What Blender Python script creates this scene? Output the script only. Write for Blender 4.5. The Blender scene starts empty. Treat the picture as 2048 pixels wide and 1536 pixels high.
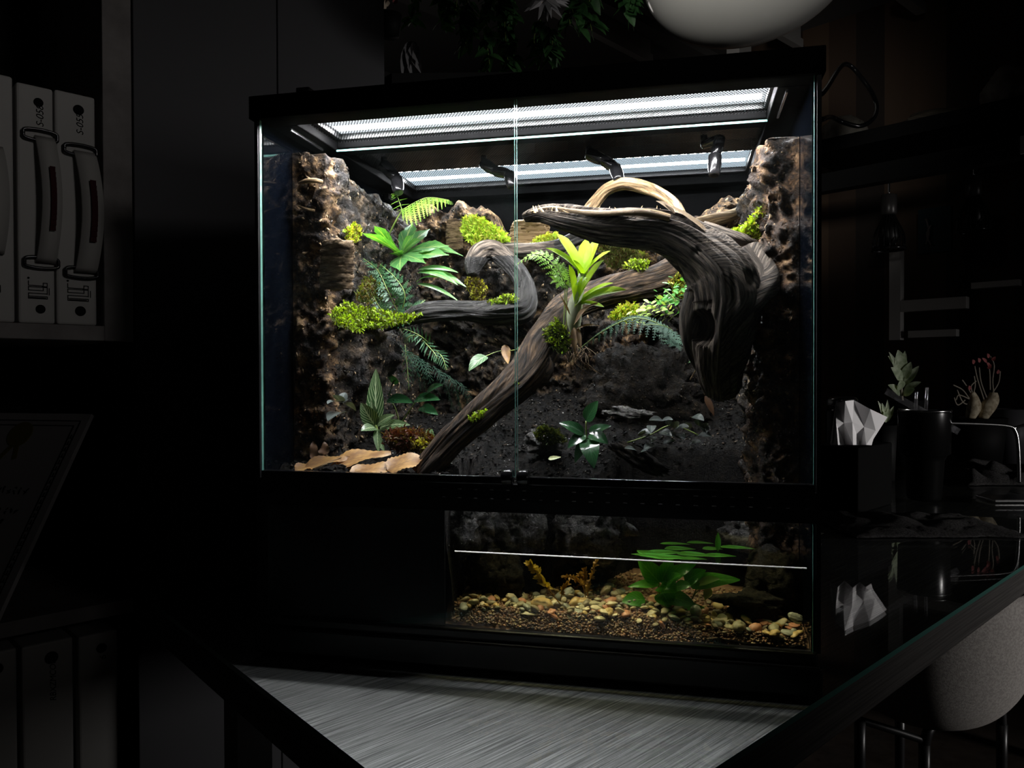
import bpy, bmesh, math, random
from mathutils import Vector as V, Matrix, noise as NZ
random.seed(7)
RND = random.Random(11)
C = bpy.context.scene.collection
scene = bpy.context.scene
PI = math.pi

# ------------------------------------------------------------------ camera, world, lights, exposure
CAM = V((.4760, -.8060, .3166)); F = 1560.0; YAW, PIT, ROL = .22, -.0122, -.003
cd = bpy.data.cameras.new('camera'); cam = bpy.data.objects.new('camera', cd); C.objects.link(cam)
cd.sensor_width = 36; cd.lens = F / 2048 * 36; cd.clip_start = .01
cam.matrix_world = (Matrix.Translation(CAM) @ Matrix.Rotation(YAW, 4, 'Z') @ Matrix.Rotation(PIT, 4, 'X')
                    @ Matrix.Rotation(-ROL, 4, 'Y') @ Matrix.Rotation(PI / 2, 4, 'X'))
scene.camera = cam
scene.view_settings.view_transform = 'Standard'
scene.view_settings.look = 'None'
scene.view_settings.exposure = 0.0
scene.view_settings.gamma = 1.0
scene.view_settings.use_curve_mapping = False
cy = scene.cycles
cy.max_bounces = 8; cy.diffuse_bounces = 3; cy.glossy_bounces = 4; cy.transmission_bounces = 4
cy.transparent_max_bounces = 24; cy.caustics_reflective = False; cy.caustics_refractive = False
cy.sample_clamp_indirect = 3.0; cy.use_denoising = True
world = bpy.data.worlds.new('world'); scene.world = world; world.use_nodes = True
world.node_tree.nodes['Background'].inputs[0].default_value = (.9, .95, 1, 1)
world.node_tree.nodes['Background'].inputs[1].default_value = .0022

def fill_light(name, loc, target, power, size, color=(1, 1, 1), spread=PI):
    l = bpy.data.lights.new(name, 'AREA'); l.energy = power; l.size = size; l.color = color; l.spread = spread
    o = bpy.data.objects.new(name, l); C.objects.link(o); o.location = loc
    o.rotation_euler = (V(target) - V(loc)).to_track_quat('-Z', 'Y').to_euler(); return o

# room axes: a runs along the long table edge, b across it (both horizontal)
AD = V((math.cos(math.radians(56.7)), math.sin(math.radians(56.7)), 0))
BD = V((-AD.y, AD.x, 0))
def R(u, v, z): return V((CAM.x, CAM.y, 0)) + AD * u + BD * v + V((0, 0, z))

# added area fills with no fixture, aimed at shelf, right table and pendant lamp
fill_light('shelf_fill', R(.9, -2.6, 1.45), R(.12, 1.2, .74), .135, .4, (1, .95, .92), math.radians(24))
fill_light('table_fill', R(2.5, -2.8, .36), R(2.0, .6, .10), 3.6, .4, (1, .96, .93), math.radians(43))
fill_light('pendant_fill', R(-1.3, -.5, .62), R(1.12, .66, 1.0), .40, .25, (1, .98, .92), math.radians(16))
pl = bpy.data.lights.new('ceiling_fill', 'POINT'); pl.energy = .35; pl.shadow_soft_size = .1; pl.color = (1, .92, .86); po = bpy.data.objects.new('ceiling_fill', pl); C.objects.link(po); po.location = R(1.9, 2.1, 1.25)  # added point fill that lifts the ceiling, no fixture behind it

# ------------------------------------------------------------------ projection helpers (pixel of the 2048x1536 frame -> world)
def ray(px, py):
    x = (px - 1024) / F; z = -(py - 768) / F; y = 1.0
    c, s = math.cos(ROL), math.sin(ROL); x, z = c * x - s * z, s * x + c * z
    c, s = math.cos(PIT), math.sin(PIT); y, z = c * y - s * z, s * y + c * z
    c, s = math.cos(YAW), math.sin(YAW); x, y = c * x - s * y, s * x + c * y
    return V((x, y, z))
def AY(px, py, Y): d = ray(px, py); return CAM + d * ((Y - CAM.y) / d.y)
def AZ(px, py, Z): d = ray(px, py); return CAM + d * ((Z - CAM.z) / d.z)
def AX(px, py, X): d = ray(px, py); return CAM + d * ((X - CAM.x) / d.x)
def AV(px, py, v): d = ray(px, py); return CAM + d * (v / d.dot(BD))
def AU(px, py, u): d = ray(px, py); return CAM + d * (u / d.dot(AD))
def ADp(px, py, dep): return CAM + ray(px, py) * dep
FWD = V((-math.sin(YAW), math.cos(YAW), 0)); RGT = V((math.cos(YAW), math.sin(YAW), 0))
def mpp(Y): return (Y + .79) / F          # metres per pixel at tank depth Y

# ------------------------------------------------------------------ materials
MATS = {}
def newmat(name):
    m = bpy.data.materials.new(name); m.use_nodes = True; nt = m.node_tree; nt.nodes.clear()
    out = nt.nodes.new('ShaderNodeOutputMaterial'); return m, nt, out
def N(nt, t, **kw):
    n = nt.nodes.new(t)
    for k, v in kw.items():
        if k in n.inputs: n.inputs[k].default_value = v
        else: setattr(n, k, v)
    return n
def L(nt, a, b): nt.links.new(a, b)
def ramp(nt, stops):
    r = nt.nodes.new('ShaderNodeValToRGB'); e = r.color_ramp.elements
    while len(e) < len(stops): e.new(.5)
    for i, (p, c) in enumerate(stops): e[i].position = p; e[i].color = (*c, 1)
    return r
def simple(name, col, rough=.5, metal=0., spec=.5, coat=0.):
    m, nt, out = newmat(name)
    b = N(nt, 'ShaderNodeBsdfPrincipled'); b.inputs['Base Color'].default_value = (*col, 1)
    b.inputs['Roughness'].default_value = rough; b.inputs['Metallic'].default_value = metal
    b.inputs['Specular IOR Level'].default_value = spec; b.inputs['Coat Weight'].default_value = coat
    L(nt, b.outputs[0], out.inputs[0]); MATS[name] = m; return m
def noisy(name, stops, scale=40, detail=6, rough=(.4, .8), bump=.4, bdist=.004, bscale=None, coord='Object', mapping=None, spec=.5, dist=0.):
    m, nt, out = newmat(name)
    tc = N(nt, 'ShaderNodeTexCoord'); src = tc.outputs[coord]
    if mapping:
        mp = N(nt, 'ShaderNodeMapping'); mp.inputs['Scale'].default_value = mapping; L(nt, src, mp.inputs[0]); src = mp.outputs[0]
    n1 = N(nt, 'ShaderNodeTexNoise', Scale=scale, Detail=detail, Roughness=.65, Distortion=dist); L(nt, src, n1.inputs['Vector'])
    r = ramp(nt, stops); L(nt, n1.outputs['Fac'], r.inputs[0])
    b = N(nt, 'ShaderNodeBsdfPrincipled'); L(nt, r.outputs[0], b.inputs['Base Color']); b.inputs['Specular IOR Level'].default_value = spec
    n2 = N(nt, 'ShaderNodeTexNoise', Scale=bscale or scale * 2.2, Detail=8, Roughness=.7); L(nt, src, n2.inputs['Vector'])
    mr = N(nt, 'ShaderNodeMapRange'); mr.inputs[3].default_value = rough[0]; mr.inputs[4].default_value = rough[1]
    mr.inputs[1].default_value = .35; mr.inputs[2].default_value = .65
    L(nt, n2.outputs['Fac'], mr.inputs[0]); L(nt, mr.outputs[0], b.inputs['Roughness'])
    bp = N(nt, 'ShaderNodeBump', Strength=bump, Distance=bdist); L(nt, n2.outputs['Fac'], bp.inputs['Height']); L(nt, bp.outputs[0], b.inputs['Normal'])
    L(nt, b.outputs[0], out.inputs[0]); MATS[name] = m; return m
def leafmat(name, col, col2=None, rough=.35, trans=.35, scale=60, tcol=None, spec=.5, veins=None):
    m, nt, out = newmat(name); col2 = col2 or tuple(c * .6 for c in col)
    tc = N(nt, 'ShaderNodeTexCoord')
    n1 = N(nt, 'ShaderNodeTexNoise', Scale=scale, Detail=4); L(nt, tc.outputs['Object'], n1.inputs['Vector'])
    r = ramp(nt, [(.35, col2), (.65, col)]); L(nt, n1.outputs['Fac'], r.inputs[0]); colout = r.outputs[0]
    if veins:      # pale vein network: a midrib plus slanted side veins in leaf UV space
        uv = N(nt, 'ShaderNodeSeparateXYZ'); L(nt, tc.outputs['UV'], uv.inputs[0])
        ab = N(nt, 'ShaderNodeMath', operation='ABSOLUTE'); L(nt, uv.outputs[0], ab.inputs[0])
        mid = N(nt, 'ShaderNodeMath', operation='LESS_THAN'); L(nt, ab.outputs[0], mid.inputs[0]); mid.inputs[1].default_value = veins[2]
        sl = N(nt, 'ShaderNodeMath', operation='MULTIPLY_ADD'); L(nt, ab.outputs[0], sl.inputs[0]); sl.inputs[1].default_value = -.45; L(nt, uv.outputs[1], sl.inputs[2])
        ds = N(nt, 'ShaderNodeMath', operation='MULTIPLY_ADD'); L(nt, n1.outputs['Fac'], ds.inputs[0]); ds.inputs[1].default_value = .12; L(nt, sl.outputs[0], ds.inputs[2])
        fr = N(nt, 'ShaderNodeMath', operation='PINGPONG'); L(nt, ds.outputs[0], fr.inputs[0]); fr.inputs[1].default_value = veins[1]
        le = N(nt, 'ShaderNodeMath', operation='LESS_THAN'); L(nt, fr.outputs[0], le.inputs[0]); le.inputs[1].default_value = veins[1] * veins[3]
        mx = N(nt, 'ShaderNodeMath', operation='MAXIMUM'); L(nt, mid.outputs[0], mx.inputs[0]); L(nt, le.outputs[0], mx.inputs[1])
        mc = N(nt, 'ShaderNodeMix', data_type='RGBA'); L(nt, mx.outputs[0], mc.inputs[0]); L(nt, colout, mc.inputs[6]); mc.inputs[7].default_value = (*veins[0], 1)
        colout = mc.outputs[2]
    b = N(nt, 'ShaderNodeBsdfPrincipled', Roughness=rough); L(nt, colout, b.inputs['Base Color']); b.inputs['Specular IOR Level'].default_value = spec
    t = N(nt, 'ShaderNodeBsdfTranslucent')
    hs = N(nt, 'ShaderNodeMix', data_type='RGBA', blend_type='MULTIPLY'); hs.inputs[0].default_value = 1
    L(nt, colout, hs.inputs[6]); hs.inputs[7].default_value = (*(tcol or (1.3, 1.25, .5)), 1)
    L(nt, hs.outputs[2], t.inputs[0])
    mx = N(nt, 'ShaderNodeMixShader'); mx.inputs[0].default_value = trans
    L(nt, b.outputs[0], mx.inputs[1]); L(nt, t.outputs[0], mx.inputs[2]); L(nt, mx.outputs[0], out.inputs[0]); MATS[name] = m; return m
def glassmat(name, tint=(.96, .985, .98), ior=1.45, dust=.0, rough=.0, dcol=(.8, .9, .9), dscale=500, bump=0.):
    m, nt, out = newmat(name)
    lw = N(nt, 'ShaderNodeLayerWeight'); pw5 = N(nt, 'ShaderNodeMath', operation='POWER'); L(nt, lw.outputs['Facing'], pw5.inputs[0]); pw5.inputs[1].default_value = 5
    f0 = ((ior - 1) / (ior + 1)) ** 2; fr = N(nt, 'ShaderNodeMath', operation='MULTIPLY_ADD'); L(nt, pw5.outputs[0], fr.inputs[0]); fr.inputs[1].default_value = 1 - f0; fr.inputs[2].default_value = f0
    tr = N(nt, 'ShaderNodeBsdfTransparent'); tr.inputs[0].default_value = (*tint, 1)
    gl = N(nt, 'ShaderNodeBsdfGlossy', Roughness=rough); mx = N(nt, 'ShaderNodeMixShader')
    L(nt, fr.outputs[0], mx.inputs[0]); L(nt, tr.outputs[0], mx.inputs[1]); L(nt, gl.outputs[0], mx.inputs[2]); last = mx.outputs[0]
    tc = N(nt, 'ShaderNodeTexCoord')
    if bump:
        nb = N(nt, 'ShaderNodeTexNoise', Scale=60., Detail=3); L(nt, tc.outputs['Object'], nb.inputs['Vector'])
        bp = N(nt, 'ShaderNodeBump', Strength=bump, Distance=.002); L(nt, nb.outputs[0], bp.inputs['Height'])
        L(nt, bp.outputs[0], gl.inputs['Normal'])
    if dust:       # specks and wiping smears on the pane
        n1 = N(nt, 'ShaderNodeTexNoise', Scale=dscale, Detail=2); L(nt, tc.outputs['Object'], n1.inputs['Vector'])
        r1 = ramp(nt, [(.66, (0, 0, 0)), (.74, (1, 1, 1))]); L(nt, n1.outputs['Fac'], r1.inputs[0])
        n2 = N(nt, 'ShaderNodeTexNoise', Scale=9., Detail=5, Distortion=1.2); L(nt, tc.outputs['Object'], n2.inputs['Vector'])
        r2 = ramp(nt, [(.45, (.05, .05, .05)), (.75, (.5, .5, .5))]); L(nt, n2.outputs['Fac'], r2.inputs[0])
        ad = N(nt, 'ShaderNodeMath', operation='MULTIPLY_ADD'); L(nt, r1.outputs[0], ad.inputs[0]); L(nt, n2.outputs['Fac'], ad.inputs[1]); L(nt, r2.outputs[0], ad.inputs[2])
        mu = N(nt, 'ShaderNodeMath', operation='MULTIPLY'); L(nt, ad.outputs[0], mu.inputs[0]); mu.inputs[1].default_value = dust
        df = N(nt, 'ShaderNodeBsdfDiffuse'); df.inputs[0].default_value = (*dcol, 1)
        m2 = N(nt, 'ShaderNodeMixShader'); L(nt, mu.outputs[0], m2.inputs[0]); L(nt, last, m2.inputs[1]); L(nt, df.outputs[0], m2.inputs[2]); last = m2.outputs[0]
    L(nt, last, out.inputs[0]); MATS[name] = m; return m
def emit(name, col, s):
    m, nt, out = newmat(name); e = N(nt, 'ShaderNodeEmission'); e.inputs[0].default_value = (*col, 1); e.inputs[1].default_value = s
    L(nt, e.outputs[0], out.inputs[0]); MATS[name] = m; return m

black = simple('black_plastic', (.006, .006, .0065), .38)
blackgloss = simple('black_gloss', (.01, .01, .011), .16)
blackmatt = simple('black_matt', (.004, .004, .004), .7, spec=.2)
film = simple('blue_black_film', (.0012, .0018, .0032), .05, spec=.5)
lidblack = simple('lid_black', (.0007, .0007, .0008), .7, spec=.03)
backfilm = simple('black_back_film', (.0004, .0004, .0005), .7, spec=.03)
chrome = simple('chrome', (.5, .5, .5), .2, 1)
steel = simple('mesh_steel', (.02, .02, .022), .4, .6)
reflector = simple('white_reflector', (.8, .8, .82), .5)
led_row = emit('led_row', (.985, .975, 1), 400)
led_rear = emit('led_rear', (.93, .965, 1), 200)
lens_front = emit('lamp_lens_front', (.86, .92, 1), 1.7)
lens_rear = emit('lamp_lens_rear', (.72, .88, 1), 1.25)
paneglass = glassmat('pane_glass', (.982, .987, .984), 1.42, dust=.075)
tableglass = glassmat('table_glass', (.97, .985, .98), 1.5)
m_edge = simple('glass_edge', (.16, .42, .36), .25)
m_edge.node_tree.nodes['Principled BSDF'].inputs['Transmission Weight'].default_value = .35
watermat = glassmat('water_skin', (.97, .93, .70), 1.33, bump=.25)
waterglint = simple('painted_water_glint', (.95, .95, .9), .3)  # lamp highlight caught by the meniscus, painted as white colour
barkslab = noisy('bark_slab_brown', [(.38, (.05, .032, .018)), (.5, (.20, .135, .075)), (.66, (.46, .33, .20))], 40, 9, (.5, .9), 1., .005, 120, mapping=(1, 1, 4), spec=.2)
cork = noisy('cork_bark', [(.38, (.006, .004, .003)), (.5, (.05, .03, .016)), (.58, (.22, .135, .066)), (.70, (.52, .36, .20))], 60, 10, (.45, .95), 1., .006, 190, spec=.25)
soilwall = noisy('dark_peat', [(.40, (.0035, .003, .0025)), (.54, (.030, .021, .013)), (.64, (.13, .09, .053)), (.76, (.34, .25, .15))], 55, 10, (.16, .95), 1., .007, 260, spec=.35)
corkright = noisy('damp_cork', [(.38, (.006, .0045, .0035)), (.52, (.055, .032, .018)), (.62, (.26, .15, .075)), (.74, (.50, .32, .17))], 60, 10, (.2, .95), 1., .006, 240, spec=.35)
soil = noisy('wet_soil', [(.45, (.0022, .002, .0018)), (.62, (.010, .0075, .005)), (.75, (.04, .03, .02))], 120, 9, (.22, 1.), 1., .008, 420, spec=.16)
rockwet = noisy('wet_rock', [(.35, (.012, .012, .011)), (.56, (.06, .058, .052)), (.74, (.28, .27, .24))], 70, 8, (.1, .6), 1., .005, 200, spec=.6)
rockdark = noisy('dark_rock', [(.38, (.0028, .0025, .002)), (.58, (.012, .009, .006)), (.75, (.055, .040, .022))], 90, 9, (.35, .95), 1., .006, 260, spec=.15)
pumice = noisy('pumice', [(.4, (.012, .011, .009)), (.6, (.050, .044, .030)), (.8, (.12, .105, .07))], 110, 8, (.6, .95), 1., .006, 300, spec=.2)
crumb_pale = simple('pale_bark_crumb', (.30, .21, .125), .8, spec=.15)
crumb_wet = simple('wet_bark_crumb', (.02, .016, .012), .18, spec=.6)
wood_grey = noisy('grey_driftwood', [(.40, (.014, .012, .010)), (.5, (.10, .082, .066)), (.60, (.23, .19, .15)), (.74, (.36, .28, .20))], 7, 10, (.6, .95), 1., .006, 11, 'UV', (34, 3.5, 1), spec=.2)
wood_dark = noisy('dark_driftwood', [(.40, (.006, .0042, .003)), (.52, (.055, .036, .022)), (.62, (.15, .098, .058)), (.76, (.30, .21, .13))], 7, 10, (.5, .95), 1., .006, 11, 'UV', (34, 3.5, 1), spec=.25)
wood_black = noisy('wet_black_driftwood', [(.40, (.004, .004, .004)), (.56, (.022, .021, .019)), (.68, (.10, .095, .088)), (.78, (.24, .225, .20))], 7, 10, (.15, .8), 1., .006, 11, 'UV', (34, 3.5, 1), spec=.4)
wood_pale = noisy('pale_driftwood', [(.38, (.05, .03, .015)), (.5, (.30, .20, .10)), (.66, (.62, .46, .26))], 7, 10, (.5, .9), 1., .004, 11, 'UV', (34, 3.5, 1), spec=.2)
tablewood = noisy('grey_wood_laminate', [(.34, (.055, .055, .056)), (.5, (.22, .217, .214)), (.68, (.50, .496, .49))], 3, 10, (.5, .8), .1, .0006, 9, 'UV', (200, 3.2, 1))

# ------------------------------------------------------------------ mesh builder and object helpers
WL = {}
class MB:
    def __init__(s): s.v = []; s.f = []; s.m = []; s.uv = []; s.smooth = True
    def add(s, verts, faces, mat=0, uvs=None):
        o = len(s.v); s.v += [tuple(p) for p in verts]; s.uv += (uvs or [(0, 0)] * len(verts))
        s.f += [tuple(i + o for i in f) for f in faces]; s.m += [mat] * len(faces)
    def box(s, a, b, mat=0, bev=0):
        x0, y0, z0 = a; x1, y1, z1 = b
        s.add([(x0, y0, z0), (x1, y0, z0), (x1, y1, z0), (x0, y1, z0), (x0, y0, z1), (x1, y0, z1), (x1, y1, z1), (x0, y1, z1)],
              [(0, 3, 2, 1), (4, 5, 6, 7), (0, 1, 5, 4), (1, 2, 6, 5), (2, 3, 7, 6), (3, 0, 4, 7)], mat)
    def obox(s, c, X, Y, Z, mat=0):      # oriented box: centre and three half-extent vectors
        c = V(c); vs = [c + X * i + Y * j + Z * k for k in (-1, 1) for j in (-1, 1) for i in (-1, 1)]
        s.add(vs, [(0, 2, 3, 1), (4, 5, 7, 6), (0, 1, 5, 4), (1, 3, 7, 5), (3, 2, 6, 7), (2, 0, 4, 6)], mat)
    def lathe(s, prof, c=(0, 0, 0), seg=32, mat=0, X=V((1, 0, 0)), Y=V((0, 1, 0)), Z=V((0, 0, 1)), cap=True):
        c = V(c); vs = []; fs = []
        for r, z in prof:
            for i in range(seg):
                t = 2 * PI * i / seg; vs.append(c + X * (r * math.cos(t)) + Y * (r * math.sin(t)) + Z * z)
        for k in range(len(prof) - 1):
            for i in range(seg):
                j = (i + 1) % seg; fs.append((k * seg + i, k * seg + j, (k + 1) * seg + j, (k + 1) * seg + i))
        if cap: fs.append(tuple(reversed(range(seg)))); fs.append(tuple((len(prof) - 1) * seg + i for i in range(seg)))
        s.add(vs, fs, mat)
    def build(s, name, mats, parent=None, smooth=None, bevel=0, world_origin=False):
        me = bpy.data.meshes.new(name)
        xs = [p[0] for p in s.v]; ys = [p[1] for p in s.v]; zs = [p[2] for p in s.v]
        c = V(((min(xs) + max(xs)) / 2, (min(ys) + max(ys)) / 2, min(zs)))
        if world_origin: c = V((0, 0, 0))
        me.from_pydata([(p[0] - c.x, p[1] - c.y, p[2] - c.z) for p in s.v], [], s.f)
        if not isinstance(mats, (list, tuple)): mats = [mats]
        for m in mats: me.materials.append(m)
        me.polygons.foreach_set('material_index', s.m)
        sm = s.smooth if smooth is None else smooth
        me.polygons.foreach_set('use_smooth', [sm] * len(s.f))
        ul = me.uv_layers.new(name='UVMap'); li = [0] * len(me.loops); me.loops.foreach_get('vertex_index', li)
        flat = []
        for i in li: flat += s.uv[i]
        ul.data.foreach_set('uv', flat)
        me.update()
        o = bpy.data.objects.new(name, me); C.objects.link(o); WL[o.name] = c
        if parent is not None: o.parent = parent; o.location = c - WL[parent.name]
        else: o.location = c
        if bevel:
            b = o.modifiers.new('bevel', 'BEVEL'); b.width = bevel; b.segments = 2; b.limit_method = 'ANGLE'
        return o
def tag(o, label=None, cat=None, group=None, kind=None):
    if label: o['label'] = label
    if cat: o['category'] = cat
    if group: o['group'] = group
    if kind: o['kind'] = kind
    return o
def thing(name, label, cat, loc, group=None):
    o = bpy.data.objects.new(name, None); C.objects.link(o); o.location = loc; o.empty_display_size = .02; WL[o.name] = V(loc)
    return tag(o, label, cat, group)
def struct(o): o['kind'] = 'structure'; return o

def fbm(p, sc, oct=4): return NZ.fractal(V(p) * sc, .9, 2.1, oct)
def spline(pts, n):
    """Catmull-Rom through lists of numbers/Vectors packed as tuples"""
    out = []; k = len(pts)
    for i in range(n):
        t = i / (n - 1) * (k - 1); j = min(int(t), k - 2); f = t - j
        p0 = pts[max(j - 1, 0)]; p1 = pts[j]; p2 = pts[j + 1]; p3 = pts[min(j + 2, k - 1)]
        out.append(tuple(.5 * ((2 * b) + (-a + c) * f + (2 * a - 5 * b + 4 * c - d) * f * f + (-a + 3 * b - 3 * c + d) * f ** 3)
                         for a, b, c, d in zip(p0, p1, p2, p3)))
    return out
def tube(mb, path, n=24, seg=10, mat=0, amp=0., ridge=0., lump=0., seed=0., flat=1., dents=(), cap=True, rk=9):
    """path: (x,y,z,r) tuples; amp ridged bark noise along the grain; lump coarse swelling"""
    P = spline(path, n); s = 0.; prev = None; vs = []; uv = []; up = None
    for i, (x, y, z, r) in enumerate(P):
        p = V((x, y, z)); q = V(P[min(i + 1, n - 1)][:3]) - V(P[max(i - 1, 0)][:3]); t = q.normalized() if q.length > 1e-9 else V((0, 0, 1))
        if up is None:
            up = V((0, -1, 0)) - t * t.dot(V((0, -1, 0)))
            if up.length < .1: up = V((0, 0, 1)) - t * t.z
        up = (up - t * up.dot(t)).normalized(); sd = t.cross(up)
        if prev is not None: s += (p - prev).length
        prev = p
        for k in range(seg):
            th = 2 * PI * k / seg; d = up * math.cos(th) + sd * math.sin(th) * flat; rr = r
            if amp or lump:
                cx, sx = math.cos(th), math.sin(th)
                g = NZ.noise(V((cx * 2.2 + seed, sx * 2.2, s * 22))); h = abs(NZ.noise(V((cx * rk * .5 + seed, sx * rk * .5, s * 9 + seed * 3))))
                rr = r * (1 + lump * g) + amp * (.35 - h) * 2.
            vs.append(p + d * max(rr, .0003)); uv.append((k / seg * 2 * PI * max(r, .004), s))
    for (dc, dr, dd) in dents:
        for i, p in enumerate(vs):
            e = (p - dc).length
            if e < dr:
                c = V(P[i // seg][:3]); vs[i] = p + (c - p).normalized() * dd * (1 - (e / dr) ** 2) ** .5
    fs = []
    for i in range(n - 1):
        for k in range(seg):
            j = (k + 1) % seg; fs.append((i * seg + k, i * seg + j, (i + 1) * seg + j, (i + 1) * seg + k))
    if cap: fs.append(tuple(reversed(range(seg)))); fs.append(tuple((n - 1) * seg + k for k in range(seg)))
    mb.add(vs, fs, mat, uv)
def pw(*pts):            # pixel path -> world path: (px, py, Y, radius in px)
    out = []
    for px, py, Y, r in pts: p = AY(px, py, Y); out.append((p.x, p.y, p.z, r * mpp(Y)))
    return out
PROF = {'oblanc': lambda t: (.16 + .95 * max(0, math.sin(PI * t ** 1.35)) ** .85) * min(1, (1.001 - t) * 3.5) ** .8, 'lance': lambda t: math.sin(PI * min(1, t ** .85)) ** .8 * (1 - .15 * t) + .10 * (1 - t), 'strap': lambda t: (.75 + .35 * math.sin(PI * t)) * min(1, (1.001 - t) * 5) ** .55,
        'ovate': lambda t: max(0, math.sin(PI * t ** .62)) ** .75, 'spoon': lambda t: .22 + .85 * max(0, math.sin(PI * t ** 1.7)) ** .9 if t < .995 else 0.02, 'grass': lambda t: (1 - t) ** .5 * (.5 + .5 * min(1, t * 5))}
def leaf(mb, b, tip, w, nrm=V((0, -.6, .8)), bend=0., fold=.25, style='lance', n=9, mat=0, serr=0., wave=0., stalk=0.):
    b = V(b); tip = V(tip); d = tip - b; ln = d.length; nrm = V(nrm).normalized()
    mid = (b + tip) / 2 + nrm * bend * ln; vs = []; uv = []; pr = PROF[style]; ph = RND.random() * 6
    for i in range(n + 1):
        t = i / n; p = b * (1 - t) ** 2 + mid * 2 * t * (1 - t) + tip * t * t
        tg = ((mid - b) * (1 - t) + (tip - mid) * t); tg = tg.normalized() if tg.length > 1e-8 else d.normalized()
        sd = tg.cross(nrm); sd = sd.normalized() if sd.length > 1e-6 else RGT; nn = sd.cross(tg)
        tt = max(0, (t - stalk) / (1 - stalk)) if stalk else t
        ww = w * .5 * pr(tt) if t >= stalk or not stalk else w * .05
        ww = max(ww, w * .03)
        if serr and i % 2: ww *= 1 + serr
        for k in (-1, -.5, 0, .5, 1):
            vs.append(p + sd * (ww * k) + nn * (ww * fold * abs(k) + wave * w * math.sin(t * 9 + ph + k * 2) * abs(k))); uv.append((k, t))
    fs = [(i * 5 + k, i * 5 + k + 1, (i + 1) * 5 + k + 1, (i + 1) * 5 + k) for i in range(n) for k in range(4)]
    mb.add(vs, fs, mat, uv)
def SY(px, py, Y):       # same, but kept clear of the bark on the side walls
    p = AY(px, py, Y)
    if Y > .085 and p.x < .076: p = AX(px, py, .076)
    return p
def pleaf(mb, b, t, wpx, **kw):         # pixel leaf: b, t = (px, py, Y)
    leaf(mb, SY(*b), SY(*t), wpx * mpp(b[2]), **kw)
def frond(mb, path, plen, npin, nrm=V((0, -.8, .6)), ang=65, leaflets=6, lw=.38, droop=.2, mat=0, stem_mat=1, r=.0007, taper=.9, start=.1, bare=0., tipcurve=0.):
    """path: world points; plen: longest pinna in metres"""
    P = [V(p) for p in spline([tuple(p) for p in path], 40)]; nrm = V(nrm).normalized()
    tube(mb, [(p.x, p.y, p.z, r * (1 - .6 * i / 39)) for i, p in enumerate(P)], 24, 5, stem_mat)
    for i in range(npin):
        t = bare + (1 - bare) * (i + .5) / npin; j = min(38, int(t * 39)); p = P[j]; tg = (P[j + 1] - P[max(j - 1, 0)]).normalized()
        sd = tg.cross(nrm).normalized(); q = (t - bare) / (1 - bare); ln = plen * (min(1, (q + start) * 3.2) * (1 - q ** 1.6 * taper))
        if ln < .0012: continue
        for sgn in (-1, 1):
            a = math.radians(ang * (1 - .35 * q)); dr = (tg * math.cos(a) + sd * sgn * math.sin(a) - V((0, 0, droop)) + nrm * .1).normalized()
            tipp = p + dr * ln - V((0, 0, droop * ln * .5)); pn = (nrm - dr * nrm.dot(dr)).normalized()
            if leaflets <= 1:
                leaf(mb, p, tipp, ln * lw, pn, .05, .15, 'lance', 4, mat); continue
            m = leaflets; s2 = dr.cross(pn)
            leaf(mb, p, tipp, ln * .10, pn, .03, 0, 'grass', 3, mat)
            for k in range(m):
                u = (k + .6) / m; c = p + (tipp - p) * u; l2 = ln * lw * (1 - .75 * u)
                for s3 in (-1, 1):
                    d2 = (dr * .75 + s2 * s3 * .9 + V((0, 0, -.1))).normalized()
                    e = c + d2 * l2; w2 = l2 * .42; sv = d2.cross(pn).normalized() * w2 * .5
                    mb.add([c, c + d2 * l2 * .45 + sv, e + sv * .5, e - sv * .5, c + d2 * l2 * .45 - sv], [(0, 1, 2, 3, 4)], mat, [(0, 0)] * 5)
CHR = random.Random(77)
def chip(mb, p, nrm, size, mat=0, long=1.8):
    a = V((CHR.gauss(0, 1), CHR.gauss(0, 1), CHR.gauss(0, 1.4))); a = (a - nrm * a.dot(nrm) * .6).normalized(); b = a.cross(nrm); b = b.normalized() if b.length > 1e-5 else a.orthogonal(); c = a.cross(b)
    ja = lambda: CHR.uniform(.6, 1.3); L_ = size * long
    vs = [p + a * L_ * ja(), p - a * L_ * ja(), p + b * size * ja(), p - b * size * ja(), p + c * size * .6 * ja(), p - c * size * .6 * ja()]
    mb.add(vs, [(0, 2, 4), (2, 1, 4), (1, 3, 4), (3, 0, 4), (2, 0, 5), (1, 2, 5), (3, 1, 5), (0, 3, 5)], mat)
def inpoly(x, y, P):
    c = False; j = len(P) - 1
    for i in range(len(P)):
        if (P[i][1] > y) != (P[j][1] > y) and x < (P[j][0] - P[i][0]) * (y - P[i][1]) / (P[j][1] - P[i][1] + 1e-9) + P[i][0]: c = not c
        j = i
    return c
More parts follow.
